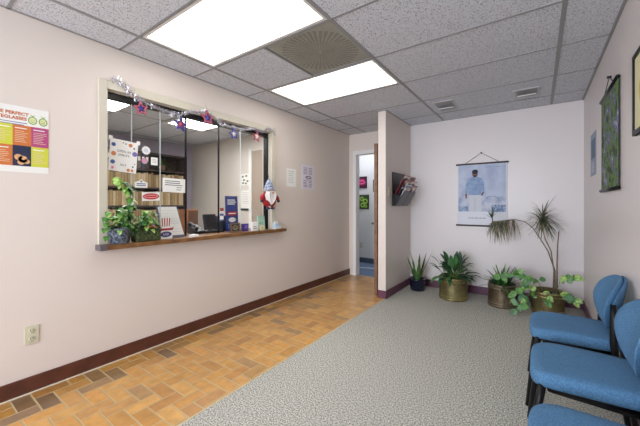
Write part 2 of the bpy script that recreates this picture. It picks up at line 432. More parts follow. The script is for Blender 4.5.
m = MB(); m.poly([(-.75, 5.02, .001), (-.72, 4.97, .001), (.6, 5.36, .001), (.6, 5.41, .001)], mat('floor_strip', (190, 196, 202), .5), t=.003); m.build('trim_3', kind='structure')
ceiling_light(-.7, .5, 4.95, 5.5, 'hidden light panel added to brighten the hall beyond the door', mt=mat('hall_fill_diffuser', (240, 240, 240), .5, emit=((240, 244, 255), 5)), z=H - .03)  # hidden lamp, added to light the hall

def picture(name, o, u, v, w, h, fill, frame_m, label, cat='picture', fw=.012, art=None, depth=.018):
    t = thing(name, o, label, cat); M = frame((0, 0, 0), u, v)
    m = MB(); m.T = M; m.box((-w / 2, -h / 2, .0), (w / 2, h / 2, depth * .6), fill)
    if art: art(m, w, h, depth * .6 + .0006)
    m.build('print', t)
    m = MB(); m.T = M
    for a, b in (((-w / 2, -h / 2), (w / 2, -h / 2 + fw)), ((-w / 2, h / 2 - fw), (w / 2, h / 2)), ((-w / 2, -h / 2 + fw), (-w / 2 + fw, h / 2 - fw)), ((w / 2 - fw, -h / 2 + fw), (w / 2, h / 2 - fw))): m.box((*a, .0), (*b, depth), frame_m)
    m.build('frame', t); return t
def lips(m, w, h, z):
    P = mat('pink_ink', (226, 74, 140), .6); D = mat('plum_ink', (110, 20, 60), .6)
    m.disc((0, 0, z), w * .38, P, 20, h * .2); m.disc((0, 0, z + .0006), w * .26, D, 16, h * .05)
    m.disc((-.0, h * .12, z - .0003), w * .3, P, 14, h * .14)
picture('framed_picture', (-.343, 5.68, 1.652), (1, 0, 0), (0, 0, 1), .235, .235, mat('plum_print', (96, 16, 58), .6), BLACK, 'square picture of pink lips on the hall wall beyond the door', art=lips)
def greens(m, w, h, z):
    G = mat('lime_ink', (160, 205, 70), .6)
    for x, y, r in ((-.2, .22, .2), (.16, .05, .24), (-.12, -.22, .22), (.2, -.3, .14)):
        m.disc((x * w, y * h, z), r * w, G, 14); m.disc((x * w, y * h, z + .0005), r * w * .55, mat('forest_print', (34, 70, 28), .6), 12)
picture('framed_picture', (-.292, 5.68, 1.247), (1, 0, 0), (0, 0, 1), .225, .29, mat('forest_print', (34, 70, 28), .6), BLACK, 'green leaf circles picture hanging below the pink lips picture', art=greens)
picture('framed_picture', (.02, 5.68, 1.57), (1, 0, 0), (0, 0, 1), .2, .24, mat('tan_print', (190, 160, 110), .6), BLACK, 'framed picture half hidden by the open door edge')
def outlet(o, u, v, label, w=.07, h=.115, kind='duplex'):
    IV = mat('ivory_plastic', (202, 198, 172), .45)
    t = thing('wall_outlet' if kind == 'duplex' else 'light_switch', o, label, 'outlet' if kind == 'duplex' else 'switch'); M = frame((0, 0, 0), u, v)
    m = MB(); m.T = M; m.box((-w / 2, -h / 2, .0), (w / 2, h / 2, .006), IV, .002); m.build('cover_plate', t)
    if kind == 'duplex':
        for s in (-1, 1):
            m = MB(); m.T = M @ Matrix.Translation((0, s * .026, 0)); m.lathe([(.0165, .006), (.0165, .0085), (.015, .009), (.001, .009)], IV, n=16)
            for a, b in (((-.008, .0), (-.0045, .011)), ((.0045, .0), (.008, .011)), ((-.0025, -.011), (.0025, -.005))): m.box((*a, .009), (*b, .0093), DINK)
            m.build('socket', t)
    else:
        m = MB(); m.T = M; m.box((-.006, -.012, .006), (.006, .012, .009), IV); m.box((-.004, -.001, .009), (.004, .009, .018), IV); m.build('toggle', t)
outlet((-.357, 5.68, .352), (1, 0, 0), (0, 0, 1), 'small outlet low on the hall wall beyond the door')
outlet((0, .528, .365), (0, 1, 0), (0, 0, 1), 'ivory duplex wall outlet low on the left wall')
outlet((NX1, 3.77, 1.36), (0, 1, 0), (0, 0, 1), 'ivory light switch beside the magazine rack', kind='switch')

# ================================================================== RECEPTION WINDOW
w1 = thing('window_1', (0, 0, 0), kind='structure')
y0, y1, z0, z1 = WIN; c = .066
m = MB()
m.box((0, y0 - .056, z0), (.028, y0, z1 + c), TRIM); m.box((0, y1, z0), (.028, y1 + c, z1 + c), TRIM); m.box((0, y0, z1), (.028, y1, z1 + c), TRIM)
m.box((-T, y0, z0), (0, y0 + .012, z1), TRIM); m.box((-T, y1 - .012, z0), (0, y1, z1), TRIM); m.box((-T, y0, z1 - .008), (0, y1, z1), TRIM)
m.build('window_casing', w1, bevel=.003)
m = MB()
m.box((-.085, y0 + .012, z1 - .05), (-.02, y1 - .012, z1 - .008), BLACK)
m.box((-.085, y1 - .03, z0), (-.02, y1 - .012, z1 - .05), BLACK); m.box((-.085, y0 + .012, z0), (-.03, y0 + .018, z1 - .05), BLACK)
m.build('window_frame', w1)
for k, (yy, xx) in enumerate(((1.606, -.05), (1.968, -.05))):
    m = MB(); m.box((xx - .007, yy - .006, z0), (xx + .007, yy + .006, z1 - .05), BLACK); m.build('mullion', w1)
PANES = [(.96, 1.139), (1.139, 1.369), (1.369, 1.599), (1.613, 1.961), (1.975, 2.25), (2.25, 2.635)]
for k, (a, b) in enumerate(PANES):
    xx = -.05 + (.004 if k % 2 else -.004)
    m = MB(); m.box((xx - .002, a, z0 + .001), (xx + .002, b, z1 - .05), GLASS); m.build('pane', w1)
for yy in (1.139, 1.369, 2.25):
    m = MB(); m.box((-.056, yy - .0016, z0), (-.044, yy + .0016, z1 - .05), GEDGE); m.build('pane_edge', w1)

ZL = .8985
t = thing('counter_ledge', (0, 1.86, .862), 'long brown wooden ledge under the reception window', 'counter')
m = MB(); m.box((-.34, y0 - .066 - 1.86, 0), (.092, 2.86 - 1.86, .036), WOOD, .005)
m.v = [v for v in m.v]; m.build('ledge_board', t)
m = MB(); m.box((-.0, y0 - .069 - 1.86, -.002), (.095, y0 - .025 - 1.86, .038), mat('dull_steel', (120, 112, 118), .4, .6)); m.build('corner_guard', t)

# ------------------------------------------------------------------ reception office behind the glass
OX, OY = -3.15, 3.6
OW = mat('office_paint', (214, 206, 196), .6); OWB = mat('office_lilac_paint', (176, 170, 186), .6)
m = MB(); m.box((OX - .1, .0, 0), (OX, OY, H), OWB); m.build('wall_office_back', kind='structure')
m = MB(); m.box((OX - .1, OY, 0), (-T, OY + .1, H), OW); m.build('wall_office_right', kind='structure')
m = MB(); m.box((OX - .1, -.1, 0), (-T, 0, H), OW); m.build('wall_office_left', kind='structure')
m = MB(); m.box((OX - .1, -.1, -.05), (-T, OY + .1, 0), CARPET); m.build('floor', kind='structure')
m = MB(); m.box((OX - .1, -.1, H), (-T, OY + .1, H + .015), CEIL); oc = m.build('ceiling', kind='structure')
m = MB()
for x in (-.5, -1.72, -2.94): m.box((x - .012, 0, H - .003), (x + .012, OY, H + .001), GRIDM)
for k in range(6): m.box((OX, .45 + k * .61 - .008, H - .003), (-T, .45 + k * .61 + .008, H + .001), GRIDM)
m.build('ceiling_grid', oc)
OD = mat('office_diffuser', (240, 240, 228), .5, emit=((250, 250, 250), 12))
ceiling_light(-1.72, -.5, 1.06, 1.67, 'office ceiling light panel seen at the upper left of the glass', z=H - .03, mt=OD)
ceiling_light(-1.72, -.5, 2.28, 2.89, 'office ceiling light panel seen behind the star garland', z=H - .03, mt=OD)
# taupe door on the office end wall
m = MB(); m.box((-1.32, OY - .03, 0), (-1.0, OY, 2.1), mat('taupe_paint', (164, 148, 134), .5)); m.box((-1.4, OY - .035, 0), (-1.33, OY, 2.15), WHITE); m.build('door_3', kind='structure')
m = MB(); m.box((-.99, OY - .035, .86), (-.93, OY, 2.0), mat('reddish_wood', (150, 96, 58), .5)); m.build('trim_4', kind='structure')

# filing shelves full of folders
SW = mat('shelf_walnut', (62, 48, 44), .55)
SX0, SX1, SY0, SY1 = OX + .01, -2.8, 1.55, 3.27
t = thing('filing_shelf', ((SX0 + SX1) / 2, (SY0 + SY1) / 2, 0), 'tall dark shelving unit of filed folders behind the glass', 'shelf')
hx, hy = (SX1 - SX0) / 2, (SY1 - SY0) / 2
LEV = [.25, .56, .87, 1.18, 1.49, 1.80]
for s in (-1, 1):
    m = MB(); m.box((-hx, s * hy - .012, 0), (hx, s * hy + .012, 2.1), SW); m.build('side_panel', t)
m = MB(); m.box((-hx, -hy + .012, 0), (-hx + .01, hy - .012, 2.1), SW); m.build('back_panel', t)
for z in LEV + [2.09]:
    m = MB(); m.box((-hx + .011, -hy + .012, z - .03), (hx, hy - .012, z), SW); m.build('shelf_board', t)
FM = [mat('manila_' + n, c, .8) for n, c in (('a', (184, 160, 122)), ('b', (168, 144, 106)), ('c', (198, 178, 144)), ('d', (146, 122, 92)))]
protos = []
for fm in FM:
    m = MB(); m.box((-.13, -.018, 0), (.13, .018, .235), fm)
    for k in range(3): m.box((.13, -.014 + k * .011, .01), (.134, -.009 + k * .011, .22), fm)
    protos.append(m)
first = {}
for z, rw in ((.56, 'fourth'), (.87, 'third'), (1.18, 'second'), (1.49, 'first')):
    y = SY0 + .035
    while y < SY1 - .05:
        k = random.randrange(4)
        if k not in first:
            o = protos[k].build('file_folder', cat='folder'); first[k] = o
        else:
            o = first[k].copy(); COL.objects.link(o)
        o['label'] = 'tan folder in the %s row from the top of the filing shelves' % rw; o['group'] = 'folders in the %s row from the top' % rw
        o.location = (SX1 - .145 + random.uniform(-.012, .0), y + .018, z + .001); o.scale = (1, 1, random.uniform(.92, 1.08)); y += .042
DB = [mat('binder_' + n, c, .6) for n, c in (('a', (72, 58, 60)), ('b', (52, 56, 78)), ('c', (100, 84, 78)), ('d', (140, 130, 132)))]
y = SY0 + .05; fb = {}
while y < 2.62:
    k = random.randrange(4)
    if k not in fb:
        m = MB(); m.box((-.12, -.03, 0), (.12, .03, .26), DB[k], .004); m.disc((0, 0, 0), .001, DB[k]); m.box((.12, -.018, .13), (.1205, .018, .2), PAPER)
        o = m.build('ring_binder', label='dark binder standing on the top board of the filing shelves', cat='binder', group='binders on the top shelf board'); fb[k] = o
    else: o = fb[k].copy(); COL.objects.link(o)
    o.location = (SX1 - .13, y, 1.801); y += .064
# office: narrow wooden cabinet, office chair
m = MB()
t = thing('wooden_cabinet', (-1.6, 2.62, 0), 'narrow brown wooden cabinet behind the glass, left of the black desk phone', 'cabinet')
CW = mat('cabinet_wood', (150, 98, 62), .5, noise=(10, .25))
m = MB(); m.box((-.25, -.05, 0), (.0, .12, 1.12), CW); m.build('body', t, bevel=.003)
m = MB(); m.box((.0, -.04, .1), (.012, .11, 1.1), mat('cabinet_dark', (84, 56, 40), .5)); m.build('door', t)
CH = mat('black_plastic', (20, 20, 24), .4)
t = thing('desk_monitor', (-.2, 1.985, ZL), 'small black tilted monitor standing inside the glass', 'monitor')
m = MB(); m.T = frame((0, 0, .03), (0, 1, 0), (-.25, 0, 1)); m.box((-.075, 0, -.012), (.075, .165, .012), CH, .004); m.build('screen_case', t)
m = MB(); m.box((-.07, -.11, 0), (.08, .11, .022), CH, .005); m.tube([(-.02, 0, .02), (-.03, 0, .08)], .018, CH, 8); m.build('base', t)
t = thing('desk_phone', (-.2, 1.81, ZL), 'black desk phone with its handset, left of the small black monitor', 'phone')
m = MB(); m.poly([(-.07, -.055, 0), (.07, -.055, 0), (.07, -.055, .03), (-.07, -.055, .09)], CH, n=(0, 1, 0), t=.11); m.build('body', t, bevel=.004)
m = MB(); m.tube([(.05, -.03, .062), (-.05, -.03, .105)], .014, CH); m.ball((.052, -.03, .056), .022, CH, 8); m.ball((-.055, -.03, .1), .022, CH, 8); m.build('handset', t)
t = thing('label_printer', (-.27, 2.19, ZL), 'dark boxy label printer behind the blue standing poster', 'printer')
m = MB(); m.box((-.06, -.09, 0), (.06, .09, .17), mat('slate_plastic', (40, 46, 60), .4), .012); m.build('body', t)
m = MB(); m.box((.061, -.06, .09), (.064, .06, .1), CH); m.build('paper_slot', t)
# clipboards on the office end wall
t = thing('posted_sheet', (-1.52, OY, 1.63), 'white sheet with green leaf drawings on the far office wall', 'paper')
m = MB(); m.T = frame((0, 0, 0), (1, 0, 0), (0, 0, 1)) @ Matrix.Identity(4); m.T = frame((0, -.004, 0), (1, 0, 0), (0, 0, 1))
m.box((-.11, -.1, 0), (.11, .1, .002), PAPER)
for x, y in ((-.06, .05), (.03, .06), (-.03, -.01), (.06, -.03), (-.05, -.06), (.02, -.07)): m.disc((x, y, .003), .028, mat('leaf_ink', (96, 112, 92), .7), 10, .018)
m.build('sheet', t)
t = thing('clipboard', (-1.5, OY, 1.28), 'white notice on a clipboard under the leaf drawing sheet', 'clipboard')
m = MB(); m.T = frame((0, -.004, 0), (1, 0, 0), (0, 0, 1)); m.box((-.12, -.16, 0), (.12, .16, .003), PAPER); m.lines(-.09, .09, .12, 7, .03, .004, INK, .0035); m.build('sheet', t)
m = MB(); m.T = frame((0, -.008, 0), (1, 0, 0), (0, 0, 1)); m.box((-.12, -.18, 0), (.13, -.155, .012), DINK); m.build('holder_bar', t)

# ------------------------------------------------------------------ papers and signs taped to the glass
GX = -.04
def glass_sign(name, yc, zc, w, h, label, draw, cat='sign', rot=0, fill=PAPER, x=None, parts=None):
    t = thing(name, ((GX if x is None else x), yc, zc), label, cat)
    m = MB(); m.T = frame((0, 0, 0), (0, 1, 0), (0, 0, 1)) @ Matrix.Rotation(rot, 4, 'Z')
    if fill: m.box((-w / 2, -h / 2, 0), (w / 2, h / 2, .0012), fill)
    draw(m, w, h, .0018); m.build('sheet', t); return t
BL = mat('blue_ink', (74, 92, 150), .7); ORG = mat('orange_ink', (206, 130, 84), .7); PK = mat('pink_paper', (232, 130, 170), .7); RD = mat('red_ink', (186, 44, 52), .7)
def d_sheet(m, w, h, z):
    for x, y, r, c in ((-.38, .32, .07, BL), (-.36, .04, .08, ORG), (-.37, -.22, .075, BL), (-.36, -.4, .05, PK), (.4, .12, .09, mat('violet_ink', (120, 110, 170), .7)), (.22, .38, .07, ORG), (.36, -.3, .03, DINK), (.42, -.2, .02, DINK), (-.05, .42, .02, DINK), (.05, .4, .025, DINK), (.36, .3, .03, DINK), (.2, -.42, .06, ORG), (.34, -.42, .05, ORG)):
        m.disc((x * w, y * h, z), r * w * 1.1, c, 12)
    m.text('OPEN IN', DINK, .026, (0, .035, z)); m.text('SPIRITS', DINK, .026, (0, .005, z)); m.text('SALE', DINK, .022, (0, -.07, z))
    for s in (-1, 1): m.box((s * w / 2 - .014, h / 2 - .014, z), (s * w / 2 + .014, h / 2 + .018, z + .001), PAPER)
glass_sign('notice_sheet', 1.077, 1.575, .2, .25, 'white notice with blue and orange dots taped at the left of the glass', d_sheet, 'notice', rot=R(-4))
def d_home(m, w, h, z):
    m.poly([(-w / 2, -h / 2, z), (w / 2, -h / 2, z), (w / 2, h * .1, z), (w * .2, h * .25, z), (0, h / 2, z), (-w * .2, h * .25, z), (-w / 2, h * .1, z)], PAPER, t=.001)
    m.lines(-w * .36, w * .36, 0, 2, .014, .007, BL, z + .0015, 0); m.disc((0, h * .22, z + .0015), .008, INK)
glass_sign('small_sign', 1.208, 1.368, .1, .072, 'small white peaked sign with blue lettering stuck on the glass above the red oval', d_home, fill=None)
def d_oval(m, w, h, z):
    m.disc((0, 0, z), w * .47, RD, 22, h * .36); m.disc((0, 0, z + .0003), w * .4, mat('pale_red_ink', (226, 150, 150), .7), 20, h * .2); m.lines(-w * .3, w * .3, .006, 1, .01, .011, RD, z + .0006, 0)
glass_sign('small_sign', 1.288, 1.262, .145, .074, 'white card with a red oval emblem on the glass above the plant', d_oval, rot=R(2))
def d_note(m, w, h, z): m.lines(-w * .4, w * .4, h * .32, 3, h * .14, .006, DINK, z); m.lines(w * .1, w * .4, -h * .12, 2, h * .16, .006, INK, z)
glass_sign('notice_sheet', 1.49, 1.365, .21, .125, 'wide white notice with handwritten lines taped on the glass by the black mullion', d_note, 'notice', rot=R(-1))
def d_round(m, w, h, z):
    for k in range(10):
        a = 2 * PI * k / 10; m.disc((math.cos(a) * .026, math.sin(a) * .026, z), .0095, PAPER, 10)
    m.disc((0, 0, z + .0002), .028, PAPER, 16); m.disc((0, 0, z + .0005), .02, mat('pale_grey', (200, 204, 212), .7), 14)
glass_sign('round_sticker', 1.247, 1.645, .07, .07, 'white scalloped round sticker on the glass', d_round, 'sticker', fill=None)
def d_pk(m, w, h, z): m.disc((0, 0, z), .026, mat('grey_ring', (170, 160, 172), .6), 16); m.disc((-.005, .002, z + .0003), .016, PK, 12)
glass_sign('round_sticker', 1.235, 1.557, .05, .05, 'pink and grey round sticker just below the white scalloped one', d_pk, 'sticker', fill=None)
glass_sign('small_note', 1.315, 1.562, .055, .066, 'small square white note beside the pink round sticker', lambda m, w, h, z: m.lines(-.018, .018, .018, 3, .013, .003, INK, z), 'note')
def d_tag(m, w, h, z):
    m.box((-w / 2, h * .26, z), (w / 2, h / 2, z + .001), mat('rust_red', (150, 60, 50), .7)); m.box((-w / 2, -h * .1, z), (w / 2, h * .08, z + .001), BL); m.box((-w / 2, -h / 2, z), (w / 2, -h * .38, z + .001), BL); m.lines(-w * .3, w * .3, h * .2, 1, .01, .005, DINK, z)
glass_sign('hanging_tag', 1.995, 1.09, .045, .135, 'small red, white and blue tag on the window mullion', d_tag, 'tag', x=-.034)

# leaning sheet on clipboard
t = thing('sign_in_sheet', (-.03, 1.47, ZL), 'large white ruled sheet on a grey board leaning behind the patriotic hat', 'clipboard')
Mx = frame((0, 0, 0), (0, 1, 0), (-.22, 0, 1))
m = MB(); m.T = Mx; m.poly([(-.095, 0, -.006), (.115, 0, -.006), (.075, .285, -.006), (-.115, .285, -.006)], mat('grey_board', (92, 96, 124), .5), t=.005); m.build('board', t)
m = MB(); m.T = Mx; m.poly([(-.082, .02, 0), (.11, .02, 0), (.066, .28, 0), (-.1, .28, 0)], PAPER, t=.002); 
for k in range(9): m.quad((-.085 - k * .001, .05 + k * .024, .0026), (.095 - k * .004, .05 + k * .024, .0026), (.095 - k * .004, .053 + k * .024, .0026), (-.085 - k * .001, .053 + k * .024, .0026), mat('rule_ink', (196, 200, 206), .7))
m.build('sheet', t)
# uncle sam style hat sign
t = thing('hat_sign', (.035, 1.37, ZL), 'wooden stars and stripes hat cutout sign standing on the ledge', 'decoration')
NAVY = mat('navy_paint', (62, 60, 110), .6); CRIM = mat('crimson_paint', (160, 40, 50), .6)
Mx = frame((0, 0, 0), (0, 1, 0), (0, 0, 1))
t.scale = (1, 1.15, 1.2)
m = MB(); m.T = Mx
m.poly([(-.032, .078, 0), (.032, .078, 0), (.04, .15, 0), (-.04, .15, 0)], PAPER, t=.01)
for k in (-1.5, -.5, .5, 1.5): m.poly([(k * .016 - .004, .09, .0105), (k * .016 + .004, .09, .0105), (k * .0195 + .0045, .15, .0105), (k * .0195 - .0045, .15, .0105)], CRIM)
m.poly([(-.05, .062, 0), (.05, .062, 0), (.06, .08, 0), (.032, .076, 0), (-.032, .076, 0), (-.06, .08, 0)], CRIM, t=.012); m.build('hat', t)
m = MB(); m.T = Mx; m.box((-.05, .0, 0), (.05, .058, .012), PAPER, .003); m.disc((0, .034, .0125), .043, NAVY, 20, .02); m.text('USA', PAPER, .024, (0, .034, .0132)); m.build('base_plaque', t)

# ledge small stuff
t = thing('paper_stack', (.02, 1.645, ZL), 'small stack of white papers on the ledge left of the black mullion', 'papers')
m = MB(); m.box((-.03, -.035, 0), (.03, .035, .01), PAPER); m.T = Matrix.Rotation(.3, 4, 'Z'); m.box((-.025, -.03, .0105), (.025, .03, .018), PAPER); m.build('papers', t)
def stand_card(name, x, y, w, h, fill, label, draw=None, cat='card', d=.012, rz=0, fr=None, lean=.0):
    t = thing(name, (x, y, ZL), label, cat)
    m = MB(); m.T = Matrix.Rotation(rz, 4, 'Z') @ frame((0, 0, 0), (0, 1, 0), (-lean, 0, 1)); m.box((-w / 2, 0, -d), (w / 2, h, 0), fill)
    if draw: draw(m, w, h, .0006)
    m.build('panel', t, bevel=.001)
    if fr:
        m = MB(); m.T = Matrix.Rotation(rz, 4, 'Z') @ frame((0, 0, 0), (0, 1, 0), (-lean, 0, 1)); f = .014
        for a, b in (((-w / 2, 0), (w / 2, f)), ((-w / 2, h - f), (w / 2, h)), ((-w / 2, f), (-w / 2 + f, h - f)), ((w / 2 - f, f), (w / 2, h - f))): m.box((*a, 0), (*b, .007), fr)
        m.build('frame', t)
    return t
def d_blue(m, w, h, z):
    m.box((-w * .4, h * .44, z), (w * .4, h * .56, z + .0006), CRIM); m.lines(-w * .35, w * .35, h * .9, 3, .022, .011, PAPER, z, .2); m.lines(-w * .3, w * .3, h * .515, 1, .02, .012, PAPER, z + .001, 0)
    m.disc((0, h * .32, z), w * .3, PAPER, 16, h * .07); m.lines(-w * .35, w * .35, h * .2, 3, .02, .006, mat('sky_ink', (150, 170, 210), .7), z, .3)
stand_card('standing_poster', -.16, 2.235, .165, .39, mat('royal_blue_print', (44, 62, 130), .5), 'tall blue poster with a red band standing inside the glass', d_blue, 'poster', lean=.05)
def d_blk(m, w, h, z): m.disc((0, h / 2, z), w * .3, mat('tan_ink', (170, 150, 110), .6), 16, h * .24); m.disc((0, h / 2, z + .0005), w * .24, DINK, 16, h * .17); m.lines(-w * .15, w * .15, h * .54, 2, .012, .004, mat('tan_ink', (170, 150, 110), .6), z + .001, 0)
stand_card('framed_card', .01, 2.14, .125, .098, DINK, 'small black certificate in a brown frame standing on the ledge', d_blk, 'frame', fr=mat('frame_brown', (116, 92, 66), .5), lean=.12)
t = stand_card('card_box', -.01, 2.3, .075, .082, mat('purple_card', (72, 52, 130), .5), 'purple card box on the ledge right of the brown frame', lambda m, w, h, z: m.lines(-w * .3, w * .3, h * .75, 2, .02, .008, mat('lilac_ink', (150, 130, 200), .6), z, .2), 'box', d=.04)
stand_card('business_card_stack', .03, 2.4, .085, .098, PAPER, 'white card stand between the purple box and the mint card', lambda m, w, h, z: m.lines(-w * .35, w * .35, h * .5, 2, .02, .008, INK, z, .2), 'card', d=.03)
stand_card('greeting_card', -.0, 2.53, .105, .165, mat('mint_card', (176, 216, 192), .6), 'tall mint green card standing below the gnome', lambda m, w, h, z: (m.lines(-w * .35, w * .35, h * .5, 1, .02, .005, DINK, z, .2), m.box((-w * .4, .01, z), (w * .4, .05, z + .0005), PAPER)), 'card', lean=.1)
stand_card('business_card_holder', .05, 2.49, .05, .05, mat('cream_card', (228, 214, 160), .6), 'small cream card leaning at the foot of the mint card', lambda m, w, h, z: m.lines(-w * .3, w * .3, h * .6, 2, .014, .005, DINK, z, .2), 'card', d=.01)
t = thing('card_holder', (.055, 2.72, ZL), 'clear card holder with white and blue cards at the right end of the ledge', 'holder')
m = MB(); m.box((-.03, -.045, 0), (.03, .045, .006), WHITE); m.box((-.03, -.045, 0), (-.024, .045, .08), WHITE); m.box((.024, -.045, 0), (.03, .045, .03), WHITE); m.build('holder', t)
m = MB(); m.box((-.01, -.04, .007), (.018, .03, .062), mat('pale_blue_card', (176, 200, 220), .6)); m.box((-.02, -.025, .007), (-.012, .036, .095), PAPER); m.build('cards', t)

# gnome hanging on the frame
def gnome():
    t = thing('gnome_doll', (.07, 2.575, 1.178), 'hanging gnome doll with blue patterned hat, white beard and red coat', 'doll')
    GR = mat('gnome_red', (170, 36, 44), .8); BE = mat('beard_white', (236, 232, 228), .95, bump=(60, .9)); HT = mat('hat_blue', (84, 100, 140), .9, noise=(70, .5, (190, 196, 210))); SK = mat('skin_tone', (216, 160, 130), .6)
    t.scale = (1, 1.25, .86)
    m = MB(); m.lathe([(.01, 0), (.06, .004), (.085, .05), (.08, .1), (.062, .16), (.05, .2), (.01, .22)], GR, n=18, sx=.6); m.build('body', t)
    m = MB(); m.lathe([(.062, 0), (.066, .01), (.055, .03), (.048, .07), (.034, .115), (.018, .15), (.004, .175)], HT, c=(0, 0, .195), n=18, sx=.75)
    m.lathe([(.058, 0), (.071, .008), (.071, .024), (.058, .034)], mat('hat_brim', (150, 138, 140), .9), c=(0, 0, .185), n=18, sx=.75); m.build('hat', t)
    m = MB()
    pts = [(-.062, .2), (.062, .2), (.078, .14), (.062, .08), (.036, .03), (.0, .0), (-.036, .03), (-.062, .08), (-.078, .14)]
    b = [(.032, x, z) for x, z in pts]; f = [(.062, x * .55, .03 + z * .85) for x, z in pts]; k = len(pts)
    m.add(b + f, [list(range(k)), list(range(k, 2 * k))[::-1]] + [(i, (i + 1) % k, k + (i + 1) % k, k + i) for i in range(k)], BE, True); m.build('beard', t, subsurf=2)
    m = MB(); m.ball((.064, 0, .178), .014, SK, 10); m.build('nose', t)
    for s in (-1, 1):
        m = MB(); m.tube([(0, s * .06, .16), (.01, s * .095, .12), (.02, s * .108, .08)], [.02, .022, .018], GR, 10); m.ball((.022, s * .108, .065), .018, mat('mitten', (60, 56, 70), .9), 8); m.build('arm', t)
    for s in (-1, 1):
        m = MB(); m.tube([(.01, s * .03, .02), (.014, s * .03, -.02)], .013, GR, 8); m.ball((.022, s * .03, -.035), .02, mat('boot_navy', (50, 56, 84), .7), 8, (1.4, 1, .8)); m.build('leg', t)
    m = MB(); m.tube([(0, 0, .37), (-.02, 0, .45), (-.04, 0, .47)], .002, DINK, 5); m.build('hanging_loop', t)
gnome()

# ------------------------------------------------------------------ tinsel garland and stars
TIN = mat('tinsel_silver', (206, 206, 210), .25, .85); TIN2 = mat('tinsel_lilac', (176, 164, 186), .3, .8)
GP = [(.97, 2.13), (1.02, 2.12), (1.07, 2.085), (1.13, 2.035), (1.167, 2.03), (1.25, 2.0), (1.4, 1.985), (1.5, 1.99), (1.58, 2.035), (1.68, 2.06), (1.765, 2.085), (1.84, 2.05), (1.95, 1.995), (2.07, 2.0), (2.2, 2.0), (2.39, 2.04), (2.5, 2.035), (2.58, 2.085), (2.64, 2.09), (2.7, 2.03)]
m = MB()
m.tube([(.045, y, z) for y, z in GP], .004, TIN, 6)
for i in range(len(GP) - 1):
    (ya, za), (yb, zb) = GP[i], GP[i + 1]; L = math.hypot(yb - ya, zb - za); n = int(L * 900)
    dense = 1.25 if i < 4 else .9
    for k in range(n):
        f = (k + random.random()) / n; d = Vector((random.gauss(0, .6), random.gauss(0, 1), random.gauss(0, 1))).normalized(); l = random.uniform(.014, .034) * dense
        p = Vector((.045, ya + (yb - ya) * f, za + (zb - za) * f)); w = d.orthogonal().normalized() * .0011
        q = p + d * l; q.x = max(q.x, .031)
        m.add([tuple(p - w), tuple(p + w), tuple(q + w), tuple(q - w)], [(0, 1, 2, 3)], TIN if random.random() < .75 else TIN2)
m.build('tinsel_garland', label='silver tinsel garland draped along the top of the reception window', cat='garland', kind='stuff')
def star_mesh(m, R0, R1, x0, x1, mt, hole=None):
    pts = []
    for k in range(10):
        r = R0 if k % 2 == 0 else R1; a = PI / 2 + k * PI / 5; pts.append((r * math.cos(a), r * math.sin(a)))
    n = 10
    if not hole:
        vs = [(x0, y, z) for y, z in pts] + [(x0, 0, 0), (x1, 0, 0)]
        fs = [(i, (i + 1) % n, 11) for i in range(n)] + [((i + 1) % n, i, 10) for i in range(n)]
        m.add(vs, fs, mt); return
    ins = [(y * hole, z * hole) for y, z in pts]
    vs = [(x0, y, z) for y, z in pts] + [(x0, y, z) for y, z in ins] + [(x1, y * .96, z * .96) for y, z in pts] + [(x1, y * 1.05, z * 1.05) for y, z in ins]
    fs = []
    for i in range(n):
        j = (i + 1) % n
        fs += [(j, i, n + i, n + j), (2 * n + i, 2 * n + j, 3 * n + j, 3 * n + i), (i, j, 2 * n + j, 2 * n + i), (n + j, n + i, 3 * n + i, 3 * n + j)]
    m.add(vs, fs, mt)
SR = mat('star_red', (176, 88, 108), .4, .3); SB = mat('star_blue', (70, 72, 150), .4, .3); SWt = mat('star_white', (236, 224, 214), .5)
for y, z, a, b, lab, rot, s in ((1.163, 1.955, SR, SB, 'pink star with blue centre hanging leftmost on the garland', .15, .05), (1.495, 1.9, SB, SR, 'dark blue star with red centre on the garland left of the mullion', -.1, .058),
                             (1.765, 2.02, SR, SB, 'largest rosy star with violet centre on the garland above the office light', .1, .062), (2.075, 1.925, SB, SWt, 'navy star with a white centre on the garland', .2, .052), (2.395, 1.955, SR, SWt, 'red star with white centre, rightmost on the garland', -.12, .054)):
    s *= 1.22
    t = thing('star_ornament', (.06, y, z), lab, 'ornament', rot=(rot, 0, 0))
    m = MB(); star_mesh(m, s, s * .48, -.006, .006, a, .62); m.build('outer_star', t)
    m = MB(); q = .8 if b is SWt else .64; star_mesh(m, s * q, s * q * .47, -.004, .012, b); m.build('inner_star', t)
    m = MB(); m.tube([(0, 0, s * .95), (-.01, 0, s + .05)], .0012, TIN, 5); m.build('hanging_thread', t)

